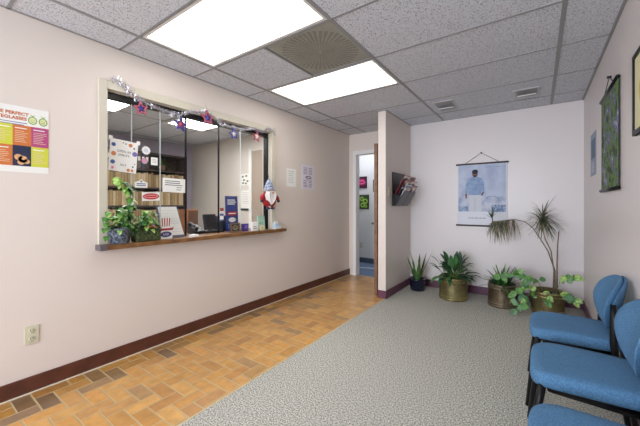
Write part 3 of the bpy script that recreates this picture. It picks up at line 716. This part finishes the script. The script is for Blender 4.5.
# ------------------------------------------------------------------ plants
def leafmat(name, a, b, sc=12): 
    m_ = mat(name, a, .42, noise=(sc, .3, b)); return m_
G1 = leafmat('pothos_green', (98, 150, 58), (52, 104, 40), 40); G2 = leafmat('pothos_light', (178, 206, 116), (96, 146, 56), 45); G3 = leafmat('deep_green', (44, 88, 46), (28, 62, 38)); G3b = leafmat('mid_green', (72, 124, 62), (44, 92, 50))
G4 = leafmat('snake_green', (76, 118, 62), (40, 76, 46), 30); G4e = mat('snake_edge', (196, 190, 96), .5); DRA = leafmat('dracaena_olive', (112, 116, 88), (72, 82, 62)); DRB = leafmat('dracaena_brown', (176, 160, 136), (130, 118, 98))
SOIL = mat('soil', (64, 48, 38), .95, bump=(60, .8)); STEM = mat('woody_stem', (128, 108, 88), .8, noise=(40, .3)); GST = mat('green_stem', (110, 140, 70), .6)
def brass(name, a, b):
    m_ = mat(name, a, .3, .75, noise=(6, .3, b)); N, L, bs = nodes_of(m_)
    tc = N.new('ShaderNodeTexCoord'); w = N.new('ShaderNodeTexVoronoi'); w.inputs['Scale'].default_value = 55
    L.new(tc.outputs['Object'], w.inputs['Vector']); bp = N.new('ShaderNodeBump'); bp.inputs['Strength'].default_value = .6; bp.inputs['Distance'].default_value = .004
    L.new(w.outputs['Distance'], bp.inputs['Height']); L.new(bp.outputs['Normal'], bs.inputs['Normal']); return m_
BR = brass('hammered_brass', (152, 142, 100), (116, 106, 72)); BR2 = brass('tarnished_brass', (142, 128, 104), (96, 84, 66)); BRR = mat('brass_rim', (190, 176, 120), .25, .85)
def brass_pot(t, r, h, mt, rim=BRR, taper=1.0):
    rb = r * taper
    m = MB(); m.lathe([(rb * .97, 0), (rb, .008), (rb, h * .1), (r, h * .9), (r, h - .01), (r * 1.01, h), (r * .95, h), (r * .94, h * .82), (.001, h * .82)], mt, n=36, caps=True); p = m.build('pot', t)
    for z, q in ((h - .012, r), (h - .045, r), (.022, rb), (.05, rb)):
        m = MB(); k = [( (q + .001), z - .005), (q + .006, z - .002), (q + .006, z + .002), (q + .001, z + .005)]; m.lathe(k, rim, n=36, caps=False); m.build('rim_band', p)
    m = MB(); m.lathe([(.001, h * .83), (r * .93, h * .83), (r * .93, h * .825)], SOIL, n=24, caps=False); m.build('soil', t)
def rdir(az, el): return Vector((math.cos(az) * math.cos(el), math.sin(az) * math.cos(el), math.sin(el)))

# snake plant
t = thing('snake_plant', (1.262, 4.27, 0), 'snake plant in a navy blue pot in the corner below the magazine rack', 'plant')
m = MB(); m.lathe([(.075, 0), (.092, .01), (.104, .08), (.106, .15), (.112, .155), (.112, .17), (.1, .17), (.098, .14), (.001, .14)], mat('navy_glaze', (14, 20, 40), .15), n=28); m.build('pot', t)
m = MB(); m.lathe([(.001, .145), (.098, .145), (.098, .14)], SOIL, n=24, caps=False); m.build('soil', t)
m = MB(); random.seed(3)
for az, el, L, w in ((2.9, 66, .33, .07), (3.2, 80, .4, .065), (.15, 68, .46, .075), (-.1, 76, .4, .07), (1.4, 84, .36, .065), (4.2, 80, .3, .065), (3.4, 60, .27, .06), (5.4, 76, .26, .06), (1.0, 70, .3, .06)):
    b = Vector((math.cos(az) * .03, math.sin(az) * .03, .145)); m.leaf(b, rdir(az, R(el)), L, w, G4, droop=.03, seg=7, fold=.22, shape='strap', m2=G4)
    m.leaf(b + Vector((0, .003, 0)), rdir(az, R(el)), L * 1.005, w * 1.1, G4e, droop=.03, seg=7, fold=.22, shape='strap')
m.build('foliage', t)

# peace lily like plant in brass pot
t = thing('potted_plant', (1.752, 4.17, 0), 'bushy dark green plant in a hammered brass pot below the wall scroll', 'plant')
brass_pot(t, .168, .28, BR)
m = MB(); ms = MB(); random.seed(11)
for k in range(85):
    az = random.uniform(0, 2 * PI); el = R(random.choice((15, 30, 45, 60, 75, 85)) + random.uniform(-8, 8)); hgt = random.uniform(.04, .2) * (1 if el > .8 else .6)
    b = Vector((math.cos(az) * random.uniform(.0, .1), math.sin(az) * random.uniform(0, .1), .24)); st = b + rdir(az, el) * hgt + Vector((0, 0, .02))
    ms.tube([b, b.lerp(st, .5) + Vector((0, 0, .01)), st], .0025, GST, 4)
    m.leaf(st, rdir(az + random.uniform(-.4, .4), el), random.uniform(.12, .19), random.uniform(.04, .062), random.choice((G3, G3, G3b)), droop=random.uniform(.6, 1.4), seg=5)
for az, L in ((.1, .3), (2.9, .27), (3.6, .26), (-.3, .28)): m.leaf((0, 0, .3), rdir(az, .35), L, .035, G3, droop=1.3)
m.build('foliage', t); ms.build('stems', t)

t = thing('potted_plant', (2.282, 4.2, 0), 'low dark green rosette plant in a grey brass pot left of the pothos', 'plant')
brass_pot(t, .142, .265, BR2, mat('rim_dull', (150, 140, 120), .3, .8))
m = MB(); random.seed(5)
for k in range(90):
    az = random.uniform(0, 2 * PI); el = R(random.uniform(18, 80)); b = Vector((math.cos(az) * .07 * random.random(), math.sin(az) * .07 * random.random(), .225))
    m.leaf(b, rdir(az, el), random.uniform(.16, .29), .034, random.choice((G3, G3b, G3, G1)), droop=random.uniform(.5, 1.3), seg=5, shape='strap')
m.build('foliage', t)

# pothos + dracaena pot
PC = Vector((2.715, 4.2, 0))
t = thing('potted_dracaena', PC, 'tall bare stemmed dracaena and trailing pothos in the brass pot nearest the right wall', 'plant')
brass_pot(t, .16, .25, BR, taper=.93)
def P(x, y, z): return Vector((x - PC.x, y - PC.y, z))
m = MB()
Yd = 4.22
s1 = [P(2.783, Yd, .2), P(2.783, Yd, .467), P(2.721, Yd, .68), P(2.653, Yd, .808), P(2.585, Yd, .928), P(2.51, Yd, .997), P(2.409, Yd - .02, 1.02), P(2.293, Yd - .04, 1.004), P(2.19, Yd - .05, .985)]
arm = s1
m.tube(s1, [.008, .007, .006, .0055, .005, .005, .005, .005, .005], STEM, 7)
m.tube([P(2.765, Yd, .2), P(2.774, Yd + .01, .466), P(2.748, Yd + .02, .682), P(2.695, Yd + .03, .811), P(2.677, Yd + .03, .91), P(2.677, Yd + .03, 1.03), P(2.677, Yd + .03, 1.09)], [.007, .006, .006, .006, .006, .006, .005], STEM, 7)
m.tube([P(2.80, Yd, .2), P(2.80, Yd - .02, .55), P(2.805, Yd - .02, .75), P(2.815, Yd - .02, .9)], [.009, .007, .006, .005], STEM, 7)
m.build('stems', t)
m = MB(); random.seed(9)
for k in range(115):
    az = random.uniform(0, 2 * PI); el = R(random.uniform(-35, 75)); z0_ = random.uniform(.96, 1.08)
    m.leaf(P(2.677, Yd + .03, z0_), rdir(az, el), random.uniform(.18, .3), .015, random.choice((DRA, DRA, DRB)), droop=random.uniform(.6, 1.6), seg=7, shape='strap')
m.build('foliage', t)
m = MB()
for k in range(115):
    i = random.choice((6, 7, 7)); a = arm[i].lerp(arm[i + 1], random.random())
    az = random.uniform(0, 2 * PI); el = R(random.uniform(-75, 30))
    m.leaf(a, rdir(az, el), random.uniform(.14, .31), .012, random.choice((DRA, DRA, DRB)), droop=random.uniform(1.4, 3.4), seg=7, shape='strap')
for k in range(14):
    az = random.uniform(0, 2 * PI); m.leaf(P(2.185, Yd - .05, 1.03), rdir(az, R(random.uniform(35, 85))), random.uniform(.1, .2), .014, G3, droop=.5, seg=5, shape='strap')
m.tube([P(2.19, Yd - .05, .98), P(2.185, Yd - .05, 1.08)], .006, G3, 5)
m.build('foliage', t)
m = MB(); ms = MB(); random.seed(21)
def pothos(m, p, s, mm=None, face=None):
    d = (face or Vector((random.uniform(-.6, .6), -1, random.uniform(-.5, .5)))).normalized()
    up = Vector((d.x * .3, -.9, .5)).normalized()
    az = Vector((random.uniform(-1, 1), random.uniform(-.3, .1), random.uniform(-1, .3))).normalized()
    m.leaf(p, az, s, s * .95, mm or random.choice((G1, G2, G1, G3b)), droop=.3, seg=6, up=Vector((az.z * .3, -.95, .35)).normalized() * -1, fold=.15, shape='heart' if random.random() < .6 else 'oval')
vines = [[P(2.68, 4.1, .22), P(2.63, 4.05, .38), P(2.56, 4.0, .42), P(2.5, 4.0, .36)], [P(2.62, 4.1, .22), P(2.5, 4.02, .4), P(2.42, 4.0, .5), P(2.46, 4.0, .46)], [P(2.6, 4.1, .22), P(2.48, 4.0, .3), P(2.40, 3.98, .2), P(2.38, 3.95, .1)],
         [P(2.6, 4.05, .24), P(2.52, 3.97, .2), P(2.48, 3.93, .1), P(2.46, 3.9, .06)], [P(2.78, 4.1, .22), P(2.83, 4.1, .42), P(2.9, 4.1, .44), P(2.955, 4.1, .41)], [P(2.78, 4.08, .22), P(2.86, 4.05, .27), P(2.92, 4.02, .24), P(2.94, 4.0, .2)], [P(2.7, 4.05, .24), P(2.7, 4.0, .24), P(2.7, 3.97, .18)],
         [P(2.55, 4.05, .25), P(2.43, 4.0, .42), P(2.3, 4.02, .4), P(2.2, 4.05, .36)], [P(2.68, 4.1, .22), P(2.6, 4.05, .3), P(2.52, 4.0, .28)]]
for v in vines:
    ms.tube(v, .003, GST, 5)
    for i in range(len(v) - 1):
        for k in range(1 if i == 0 else 3): pothos(m, v[i].lerp(v[i + 1], random.random()) + Vector((random.uniform(-.02, .02), -.01, random.uniform(-.01, .02))), random.uniform(.055, .09))
m.build('pothos_leaves', t); ms.build('vines', t)

# ledge plants
def bush(m, cx, cy, cz, rx, ry, rz_, n, s, mats, seed):
    random.seed(seed)
    for k in range(n):
        az = random.uniform(0, 2 * PI); el = random.uniform(-.3, 1.4); d = rdir(az, el); f = random.uniform(.35, 1)
        p = Vector((cx + d.x * rx * f, cy + d.y * ry * f, cz + d.z * rz_ * f)); 
        m.leaf(p, Vector((d.x + random.uniform(0, .5), d.y, random.uniform(-.6, .4))), random.uniform(.7, 1.1) * s, s * .8, random.choice(mats), droop=.8, seg=5, fold=.15, shape='heart')
t = thing('pothos_plant', (.034, 1.02, ZL), 'leafy pothos in a blue patterned pot with a tall vine, on the ledge', 'plant')
t.scale = (.88, 1, 1)
m = MB(); m.lathe([(.055, 0), (.066, .004), (.074, .05), (.077, .1), (.08, .103), (.08, .113), (.07, .113), (.068, .09), (.001, .09)], mat('delft_pot', (30, 38, 54), .3, noise=(60, .4, (116, 128, 144))), n=24); m.build('pot', t)
m = MB(); m.lathe([(.001, .094), (.068, .094), (.068, .09)], SOIL, n=20, caps=False); m.build('soil', t)
m = MB(); bush(m, .03, .0, .13, .06, .095, .15, 95, .056, (G1, G2, G1, G3b, G3b), 2)
v = [Vector((0, .03, .09)), Vector((.0, .06, .2)), Vector((.0, .075, .32)), Vector((.01, .05, .43)), Vector((.01, -.02, .5))]
random.seed(31)
for a in range(4):
    for k in range(7):
        p = v[a].lerp(v[a + 1], random.random()); m.leaf(p, Vector((.6, random.uniform(-.8, .8), random.uniform(-.9, .1))), .075, .06, random.choice((G1, G3b, G2)), droop=.6, seg=5, shape='heart')
for yy, zz in ((-.09, .16), (-.1, .12), (-.07, .2), (-.09, .06), (-.1, .2), (-.08, .24)): m.leaf((0.02, yy, zz), Vector((.5, -.3, -.2)), .06, .05, G1, droop=.6, seg=5, shape='heart')
m.build('foliage', t)
m = MB(); m.tube(v, .0025, GST, 5); m.tube([Vector((0, -.02, .09)), Vector((.01, -.06, .15)), Vector((.02, -.09, .17))], .002, GST, 5); m.build('vines', t)
t = thing('pothos_plant', (.03, 1.215, ZL), 'light green pothos in a dark mossy rectangular basket on the ledge', 'plant')
m = MB(); MO = mat('mossy_basket', (78, 92, 48), .9, noise=(70, .5, (26, 32, 20)), bump=(60, 1)); m.box((-.055, -.096, 0), (.055, .096, .115), MO, .01); m.build('pot', t)
m = MB(); bush(m, .025, .0, .125, .06, .1, .13, 85, .055, (G2, G2, G1, G3b), 8); m.build('foliage', t)
m = MB(); m.tube([(.058, -.03, .11), (.064, .02, .12), (.058, .06, .11)], .008, mat('terracotta_band', (170, 90, 50), .6), 6); m.build('ribbon', t)
# spider plant on the shelf top inside the office
t = thing('spider_plant', (-2.95, 2.88, 1.801), 'small spiky plant on the top board of the filing shelves', 'plant')
m = MB(); m.lathe([(.05, 0), (.065, .1), (.06, .1), (.001, .09)], mat('clay_pot', (120, 90, 70), .7), n=16); m.build('pot', t)
m = MB(); random.seed(4)
for k in range(45): m.leaf((0, 0, .09), rdir(random.uniform(0, 2 * PI), R(random.uniform(15, 85))), random.uniform(.15, .26), .018, random.choice((G3b, G1, DRA)), droop=1.6, seg=6, shape='strap')
m.build('foliage', t)

# ------------------------------------------------------------------ wall papers and posters
def wall_sheet(name, o, u, w, h, label, draw, fill=PAPER, cat='poster', parts=()):
    t = thing(name, o, label, cat); m = MB(); m.T = frame((0, 0, 0), u, (0, 0, 1)); m.box((-w / 2, -h / 2, .0), (w / 2, h / 2, .002), fill)
    draw(m, w, h, .0026); m.build('sheet', t)
    return t
YEL = mat('chartreuse_ink', (206, 206, 66), .6); ORI = mat('burnt_orange_ink', (206, 116, 56), .6); MAG = mat('magenta_ink', (178, 72, 122), .6); TXT = mat('brown_title_ink', (196, 110, 70), .6)
def d_poster(m, w, h, z):
    m.text('THE PERFECT', TXT, .027, (-.008, h * .385, z), off=.0012); m.text('EYEGLASSES', TXT, .027, (-.008, h * .315, z), off=.0012)
    m.lines(-w * .3, w * .2, h * .255, 2, .012, .004, BL, z, .1)
    for cx in (w * .27, w * .42):
        m.disc((cx, h * .31, z), .022, mat('apple_green', (120, 160, 70), .6), 16, .026); m.disc((cx, h * .31, z + .0004), .017, mat('apple_pale', (214, 220, 160), .6), 14, .021)
        m.poly([(cx - .014, h * .31 + .038, z), (cx, h * .31 + .022, z), (cx + .014, h * .31 + .038, z), (cx, h * .31 + .03, z)], mat('apple_green', (120, 160, 70), .6))
        for e in (-1, 1): m.disc((cx + e * .007, h * .31 + .003, z + .0008), .002, DINK, 6)
        m.quad((cx - .008, h * .31 - .01, z + .0008), (cx + .008, h * .31 - .01, z + .0008), (cx + .008, h * .31 - .0075, z + .0008), (cx - .008, h * .31 - .0075, z + .0008), DINK)
    ws = w / 4.0; top = h * .215; hh = h * .31
    cells = [(0, 0, ORI), (1, 0, YEL), (2, 0, ORI), (3, 0, MAG), (0, 1, MAG), (1, 1, ORI), (2, 1, None), (3, 1, YEL)]
    for c_, r_, mm in cells:
        x0, x1 = -w / 2 + c_ * ws, -w / 2 + (c_ + 1) * ws; yt = top - r_ * hh
        if mm is None:
            m.quad((x0, yt - hh, z), (x1, yt - hh, z), (x1, yt, z), (x0, yt, z), mat('photo_navy', (34, 42, 70), .6))
            for dx, dy, rr in ((.3, .6, .22), (.55, .7, .26), (.75, .8, .18), (.45, .85, .2)): m.disc((x0 + ws * dx, yt - hh * dy * .95, z + .0004), ws * rr, mat('peach_ink', (216, 166, 120), .6), 12)
            continue
        m.quad((x0, yt - hh, z), (x1, yt - hh, z), (x1, yt, z), (x0, yt, z), mm)
        m.lines(x0 + .01, x1 - .01, yt - .016, 1, .01, .006, PAPER, z + .0004, .3); m.lines(x0 + .01, x1 - .01, yt - .036, 7, .011, .003, mat('cell_text', (226, 200, 170), .7), z + .0004, .4)
PW, PH = .34, .41
wall_sheet('wall_poster', (0, .611 - PW / 2, 1.6), (0, 1, 0), PW, PH, 'colourful poster with orange, yellow and magenta squares at the left edge of the left wall', d_poster)
def d_w1(m, w, h, z): m.lines(-w * .34, w * .3, h * .36, 6, h * .12, .006, mat('pale_ink', (170, 176, 170), .7), z, .3)
wall_sheet('notice_sheet', (0, 3.055, 1.545), (0, 1, 0), .19, .235, 'smaller plain white notice on the wall right of the window', d_w1, cat='notice')
def d_w2(m, w, h, z):
    for s in (-1, 1):
        m.lines(s * w * .2 - w * .16, s * w * .2 + w * .16, h * .38, 5, h * .06, .008, mat('violet_grey_ink', (130, 124, 146), .7), z, .2); m.lines(s * w * .2 - w * .16, s * w * .2 + w * .16, -h * .14, 5, h * .06, .008, mat('violet_grey_ink', (130, 124, 146), .7), z, .2)
    m.disc((.01, -.01, z), w * .3, mat('pale_violet', (200, 186, 206), .7), 18, h * .1); m.disc((.01, .0, z + .0005), w * .2, DINK, 14, h * .045); m.disc((.01, .0, z + .001), w * .13, PAPER, 12, h * .02)
wall_sheet('notice_sheet', (0, 3.41, 1.575), (0, 1, 0), .29, .345, 'larger white notice with two columns and a dark oval, right of the plain one', d_w2, fill=mat('lilac_paper', (224, 218, 226), .7), cat='notice')

# wall scroll with the man
t = thing('wall_scroll', (2.018, YB, .9), 'pale blue hanging scroll of a standing man on the back wall', 'wall scroll')
SCW, SCH = .585, .845; Mx = frame((0, -.012, 0), (1, 0, 0), (0, 0, 1))
PB = mat('print_pale_blue', (190, 200, 220), .7, noise=(6, .1, (166, 178, 206))); SH = mat('print_shirt', (150, 172, 204), .7, noise=(20, .1, (128, 152, 190))); SK2 = mat('print_skin', (120, 88, 84), .7); HR = mat('print_hair', (40, 40, 54), .7); TR = mat('print_trousers', (206, 208, 218), .7); PBL = mat('print_blue', (96, 118, 160), .7, noise=(40, .4, (170, 186, 212)))
m = MB(); m.T = Mx; m.box((-SCW / 2, .02, 0), (SCW / 2, SCH, .003), mat('scroll_paper', (222, 224, 232), .7))
z = .0036; w = SCW / 2 - .012
m.quad((-w, .2, z), (w, .2, z), (w, SCH - .02, z), (-w, SCH - .02, z), PB)
m.quad((-w, .2, z + .0004), (w, .2, z + .0004), (w, .4, z + .0004), (-w, .4, z + .0004), mat('print_wall', (202, 206, 220), .7, noise=(9, .1, (150, 165, 196))))
m.quad((w - .16, .2, z + .0008), (w, .2, z + .0008), (w, .29, z + .0008), (w - .16, .29, z + .0008), PBL); m.quad((-w, .2, z + .0008), (-.16, .2, z + .0008), (-.16, .27, z + .0008), (-w, .27, z + .0008), PBL)
for k in range(16):
    a = PI * k / 15; b = PI * (k + 1) / 15; r = .1; c0 = (.13, .3)
    if k < 15: m.poly([(c0[0] + r * math.cos(a), c0[1] + r * math.sin(a), z + .0009), (c0[0] + (r + .006) * math.cos(a), c0[1] + (r + .006) * math.sin(a), z + .0009), (c0[0] + (r + .006) * math.cos(b), c0[1] + (r + .006) * math.sin(b), z + .0009), (c0[0] + r * math.cos(b), c0[1] + r * math.sin(b), z + .0009)], PBL)
ox = -.075; z += .0012
m.poly([(ox - .075, .2, z), (ox + .075, .2, z), (ox + .078, .43, z), (ox - .078, .43, z)], TR)
m.quad((ox - .002, .2, z + .0003), (ox + .002, .2, z + .0003), (ox + .002, .38, z + .0003), (ox - .002, .38, z + .0003), SH)
m.poly([(ox - .078, .42, z + .0004), (ox + .078, .42, z + .0004), (ox + .082, .5, z + .0004), (ox + .09, .46, z + .0004), (ox + .112, .46, z + .0004), (ox + .11, .58, z + .0004), (ox + .085, .64, z + .0004), (ox + .03, .665, z + .0004), (ox - .03, .665, z + .0004), (ox - .085, .64, z + .0004), (ox - .115, .56, z + .0004), (ox - .12, .44, z + .0004), (ox - .095, .44, z + .0004), (ox - .084, .52, z + .0004)], SH)
m.poly([(ox - .12, .44, z + .0006), (ox - .095, .44, z + .0006), (ox - .098, .38, z + .0006), (ox - .116, .37, z + .0006)], SK2)
m.poly([(ox + .09, .46, z + .0006), (ox + .112, .46, z + .0006), (ox + .09, .41, z + .0006), (ox + .07, .42, z + .0006)], SK2)
m.disc((ox, .705, z + .0008), .034, SK2, 18, .048); m.disc((ox, .735, z + .001), .037, HR, 18, .028); m.quad((ox - .028, .705, z + .0011), (ox + .028, .705, z + .0011), (ox + .028, .714, z + .0011), (ox - .028, .714, z + .0011), HR); m.disc((ox, .674, z + .0012), .018, HR, 12, .01)
m.lines(.05, .24, .79, 1, .02, .006, PBL, z, .1)
for k in range(14):
    xx = -.15 + k * .015; hh_ = .012 if k % 3 else .018
    m.quad((xx, .105, .0045), (xx + .007, .105, .0045), (xx + .009, .105 + hh_, .0045), (xx + .002, .105 + hh_, .0045), INK)
m.build('print', t)
for z_ in (.012, SCH - .006):
    m = MB(); m.T = Mx; m.tube([(-SCW / 2 - .018, z_, .004), (SCW / 2 + .018, z_, .004)], .011, mat('scroll_rod', (74, 66, 62), .5), 8); m.build('rod', t)
m = MB(); m.T = Mx; m.tube([(-.2, SCH, .004), (.0, SCH + .135, .002), (.21, SCH, .004)], .003, DINK, 5); m.build('cord', t)
m = MB(); m.T = Mx; m.tube([(0, SCH + .135, -.012), (0, SCH + .135, .012)], .01, DINK, 8); m.build('nail', t)

# tapestry on the right wall
def tap_mat():
    m_ = mat('wisteria_print', (90, 130, 60), .7); N, L, b = nodes_of(m_)
    tc = N.new('ShaderNodeTexCoord'); n = N.new('ShaderNodeTexNoise'); n.inputs['Scale'].default_value = 10; n.inputs['Detail'].default_value = 8; n.inputs['Roughness'].default_value = .7; L.new(tc.outputs['Object'], n.inputs['Vector'])
    r = N.new('ShaderNodeValToRGB'); e = r.color_ramp.elements; e[0].position = .38; e[0].color = (*s2l((16, 24, 18)), 1); e[1].position = .68; e[1].color = (*s2l((206, 214, 190)), 1)
    for p, c_ in ((.44, (46, 72, 32)), (.5, (112, 148, 60)), (.54, (70, 62, 120)), (.6, (140, 134, 176))): k = e.new(p); k.color = (*s2l(c_), 1)
    L.new(n.outputs['Fac'], r.inputs['Fac']); L.new(r.outputs['Color'], b.inputs['Base Color']); return m_
def side_scroll():
    ya, yb, za, zb = 2.667, 3.274, 1.3, 2.0
    t = thing('wall_scroll', (XR, (ya + yb) / 2, za), 'hanging scroll of green trees and purple blossom on the right wall', 'wall scroll'); W = yb - ya; Hh = zb - za
    Mx = frame((-.012, 0, 0), (0, -1, 0), (0, 0, 1))
    m = MB(); m.T = Mx; m.box((-W / 2, 0, 0), (W / 2, Hh, .003), tap_mat()); m.build('print', t)
    for z_ in (.0, Hh):
        m = MB(); m.T = Mx; m.tube([(-W / 2 - .01, z_, .004), (W / 2 + .01, z_, .004)], .0125, BLACK, 8); m.build('rod', t)
    m = MB(); m.T = Mx; m.tube([(-.2, Hh, .004), (0, Hh + .1, 0), (.2, Hh, .004)], .003, DINK, 5); m.build('cord', t)
    m = MB(); m.T = Mx; m.tube([(0, Hh + .1, -.012), (0, Hh + .1, .012)], .009, DINK, 8); m.build('nail', t)
side_scroll()
def d_lh(m, w, h, z):
    m.quad((-w * .38, -h * .1, z), (w * .38, -h * .1, z), (w * .38, h * .35, z), (-w * .38, h * .35, z), mat('dusk_blue', (98, 116, 146), .6)); m.lines(-w * .3, w * .3, -h * .2, 5, h * .05, .006, PAPER, z, .3)
    m.poly([(-.02, -h * .1, z + .0005), (.02, -h * .1, z + .0005), (.012, h * .22, z + .0005), (-.012, h * .22, z + .0005)], mat('tower_ink', (70, 80, 110), .6))
wall_sheet('notice_sheet', (XR, 3.83, 1.665), (0, -1, 0), .34, .40, 'narrow blue grey notice beyond the tree scroll on the right wall', d_lh, fill=mat('mist_blue', (150, 164, 186), .6), cat='notice')
def d_ye(m, w, h, z): m.disc((0, 0, z), w * .3, mat('gold_ink', (214, 196, 96), .6), 16, h * .3)
picture('framed_picture', (XR, 2.04, 1.765), (0, -1, 0), (0, 0, 1), .5, .42, mat('cream_print', (226, 220, 176), .6), BLACK, 'black framed picture cut off by the right edge of the photo', art=d_ye, fw=.022)

# magazine rack
t = thing('magazine_rack', (NX1, 4.085, 1.175), 'black wall mounted magazine rack on the short dividing wall', 'rack')
RK = mat('rack_black', (12, 12, 16), .35, spec=.3); RK2 = mat('rack_smoke', (44, 44, 56), .3)
m = MB(); m.box((0, -.235, 0), (.014, .235, .45), RK); m.build('back_plate', t, bevel=.004)
for k, (py, pz) in enumerate(((-.118, .0), (.118, .0))):
    m = MB()
    a, b = py - .112, py + .112
    prof = [(.014, .01), (.05, .0), (.165, .19), (.157, .193), (.048, .012), (.02, .02)]
    m.poly([(x, a, z) for x, z in prof], RK2, n=(0, 1, 0), t=.224)
    for q in (a, b): m.poly([(.014, q - .002, .01), (.05, q - .002, .0), (.125, q - .002, .125), (.014, q - .002, .16)], RK, n=(0, 1, 0), t=.004)
    m.build('pocket', t)
t_r = t
MC = [[(180, 60, 70), (236, 220, 210), (60, 50, 60)], [(206, 180, 160), (150, 60, 50), (40, 44, 60)], [(230, 230, 235), (80, 110, 160), (200, 140, 90)], [(60, 62, 80), (214, 150, 120), (226, 226, 226)]]
def magazine(y, x, zoff, sc, idx, label):
    t = thing('magazine', (NX1 + x, y, 1.175 + zoff), label, 'magazine'); c = MC[idx]
    sl = .56
    m = MB(); m.T = frame((0, 0, 0), (0, 1, 0), (sl, 0, 1)); w, h = .205, .29
    m.box((-w / 2, 0, -.004), (w / 2, h, 0), mat('mag_a%d' % idx, c[0], .3)); m.build('cover', t)
    m = MB(); m.T = frame((0, 0, 0), (0, 1, 0), (sl, 0, 1)); mb = mat('mag_b%d' % idx, c[1], .3); mc = mat('mag_c%d' % idx, c[2], .3)
    m.box((-w / 2, h - .05, 0), (w / 2, h - .012, .001), mb); m.disc((0, h - .075, .0012), .045, mat('mag_skin', (220, 170, 140), .4), 12, .036); m.disc((0, h - .052, .0014), .048, mc, 12, .018); m.box((-w / 2, h - .13, .0), (w / 2, h - .105, .0013), mc)
    m.build('cover_print', t)
magazine(3.967, .034, .145, 1, 0, 'red magazine behind the others in the near pocket of the wall rack')
magazine(4.203, .034, .145, 1, 1, 'tan magazine behind the others in the far pocket of the wall rack')
magazine(3.967, .055, .02, 1, 2, 'white and blue magazine in front in the near pocket of the wall rack')
magazine(4.203, .055, .02, 1, 3, 'dark magazine in front in the far pocket of the wall rack')
magazine(3.967, .044, .085, 1, 3, 'dark magazine in the middle of the near pocket of the wall rack')
magazine(4.203, .044, .085, 1, 0, 'red magazine in the middle of the far pocket of the wall rack')

# ------------------------------------------------------------------ chairs
FAB = mat('blue_fabric', (84, 130, 168), .85, noise=(150, .3, (68, 110, 148)), bump=(220, .5)); FAB2 = FAB
def rounded(w, d, k=4.0, n=40):
    return [(abs(math.cos(a)) ** (2 / k) * math.copysign(1, math.cos(a)) * d, abs(math.sin(a)) ** (2 / k) * math.copysign(1, math.sin(a)) * w) for a in (2 * PI * i / n for i in range(n))]
def chair(x, y, label):
    """faces -x; origin on the floor below the seat centre"""
    t = thing('waiting_room_chair', (x, y, 0), label, 'chair', 'blue waiting room chairs along the right wall')
    m = MB(); n = 40
    prof = [(.93, .402), (.985, .406), (1.0, .42), (1.0, .44), (.985, .455), (.95, .463), (.8, .467), (.4, .468)]
    vs = []
    for s, z in prof:
        for px, py in rounded(.2, .215, 5.0, n):
            ww = 1 - .05 * (px / .215)          # a little wider at the front
            vs.append((px * s, py * s * ww, z - .012 * (px < 0) * (abs(px) / .215) ** 3))
    fs = [(i * n + j, i * n + (j + 1) % n, (i + 1) * n + (j + 1) % n, (i + 1) * n + j) for i in range(len(prof) - 1) for j in range(n)]
    fs += [list(range(n))[::-1], list(range((len(prof) - 1) * n, len(prof) * n))]
    m.add(vs, fs, FAB, True); m.build('seat', t)
    m = MB(); m.T = Matrix.Translation((0, 0, .384))
    pr = rounded(.18, .19, 4.2, n); m.add([(a, b, 0) for a, b in pr] + [(a, b, .014) for a, b in pr], [list(range(n))[::-1], list(range(n, 2 * n))] + [(j, (j + 1) % n, n + (j + 1) % n, n + j) for j in range(n)], BLACK); m.build('seat_pan', t)
    # backrest: oval shell curved around the sitter
    def back(thick, grow, mt, name, xo):
        m = MB(); nu, nr = 36, 7; cz = .636; a0, b0 = .202 + grow, .15 + grow
        def pt(r, th, side):
            yy = r * a0 * abs(math.cos(th)) ** .86 * math.copysign(1, math.cos(th)); zz = r * b0 * abs(math.sin(th)) ** .86 * math.copysign(1, math.sin(th))
            yy *= 1 - .16 * (-(zz) / b0 if zz < 0 else 0) 
            xx = .182 - 1.5 * yy * yy + .2 * zz + xo
            puff = thick * (1 - r ** 4) ** .5 if r < 1 else 0
            return (xx + side * puff, yy, cz + zz)
        for side in (-1, 1):
            vs = [pt(0, 0, side)]
            for i in range(1, nr + 1):
                r = math.sin(PI / 2 * i / nr)
                for j in range(nu): vs.append(pt(r, 2 * PI * j / nu, side))
            fs = [(0, 1 + j, 1 + (j + 1) % nu) for j in range(nu)]
            for i in range(nr - 1):
                for j in range(nu): fs.append((1 + i * nu + j, 1 + (i + 1) * nu + j, 1 + (i + 1) * nu + (j + 1) % nu, 1 + i * nu + (j + 1) % nu))
            if side > 0: fs = [f[::-1] for f in fs]
            m.add(vs, fs, mt, True)
        return m.build(name, t)
    back(.022, 0, FAB, 'backrest', 0); back(.014, -.004, FAB, 'back_shell', .022)
    for s in (-1, 1):
        m = MB(); m.tube([(-.168, s * .176, .405), (-.182, s * .188, .32), (-.2, s * .205, .18), (-.218, s * .23, .006)], .016, BLACK, 10, sx=1.0); m.build('leg', t)
        m = MB(); m.tube([(.155, s * .188, .66), (.155, s * .2, .58), (.155, s * .2, .46), (.17, s * .202, .30), (.215, s * .21, .006)], [.011, .0155, .017, .0145, .0125], BLACK, 10); m.build('leg', t)
    m = MB()
    for s in (-1, 1): m.tube([(-.14, s * .15, .375), (.155, s * .19, .385)], .011, BLACK, 8)
    m.tube([(-.14, -.15, .375), (-.14, .15, .375)], .011, BLACK, 8); m.tube([(.165, -.2, .385), (.165, .2, .385)], .011, BLACK, 8); m.build('seat_rail', t)
    return t
c1 = chair(2.802, 2.42, 'blue waiting room chair farthest from the camera, nearest the dracaena')
dup(c1, (2.814, 1.842, 0), label='middle blue waiting room chair between the farthest chair and the nearest one')
dup(c1, (2.815, 1.225, 0), label='nearest blue waiting room chair, cut by the bottom edge of the photo')
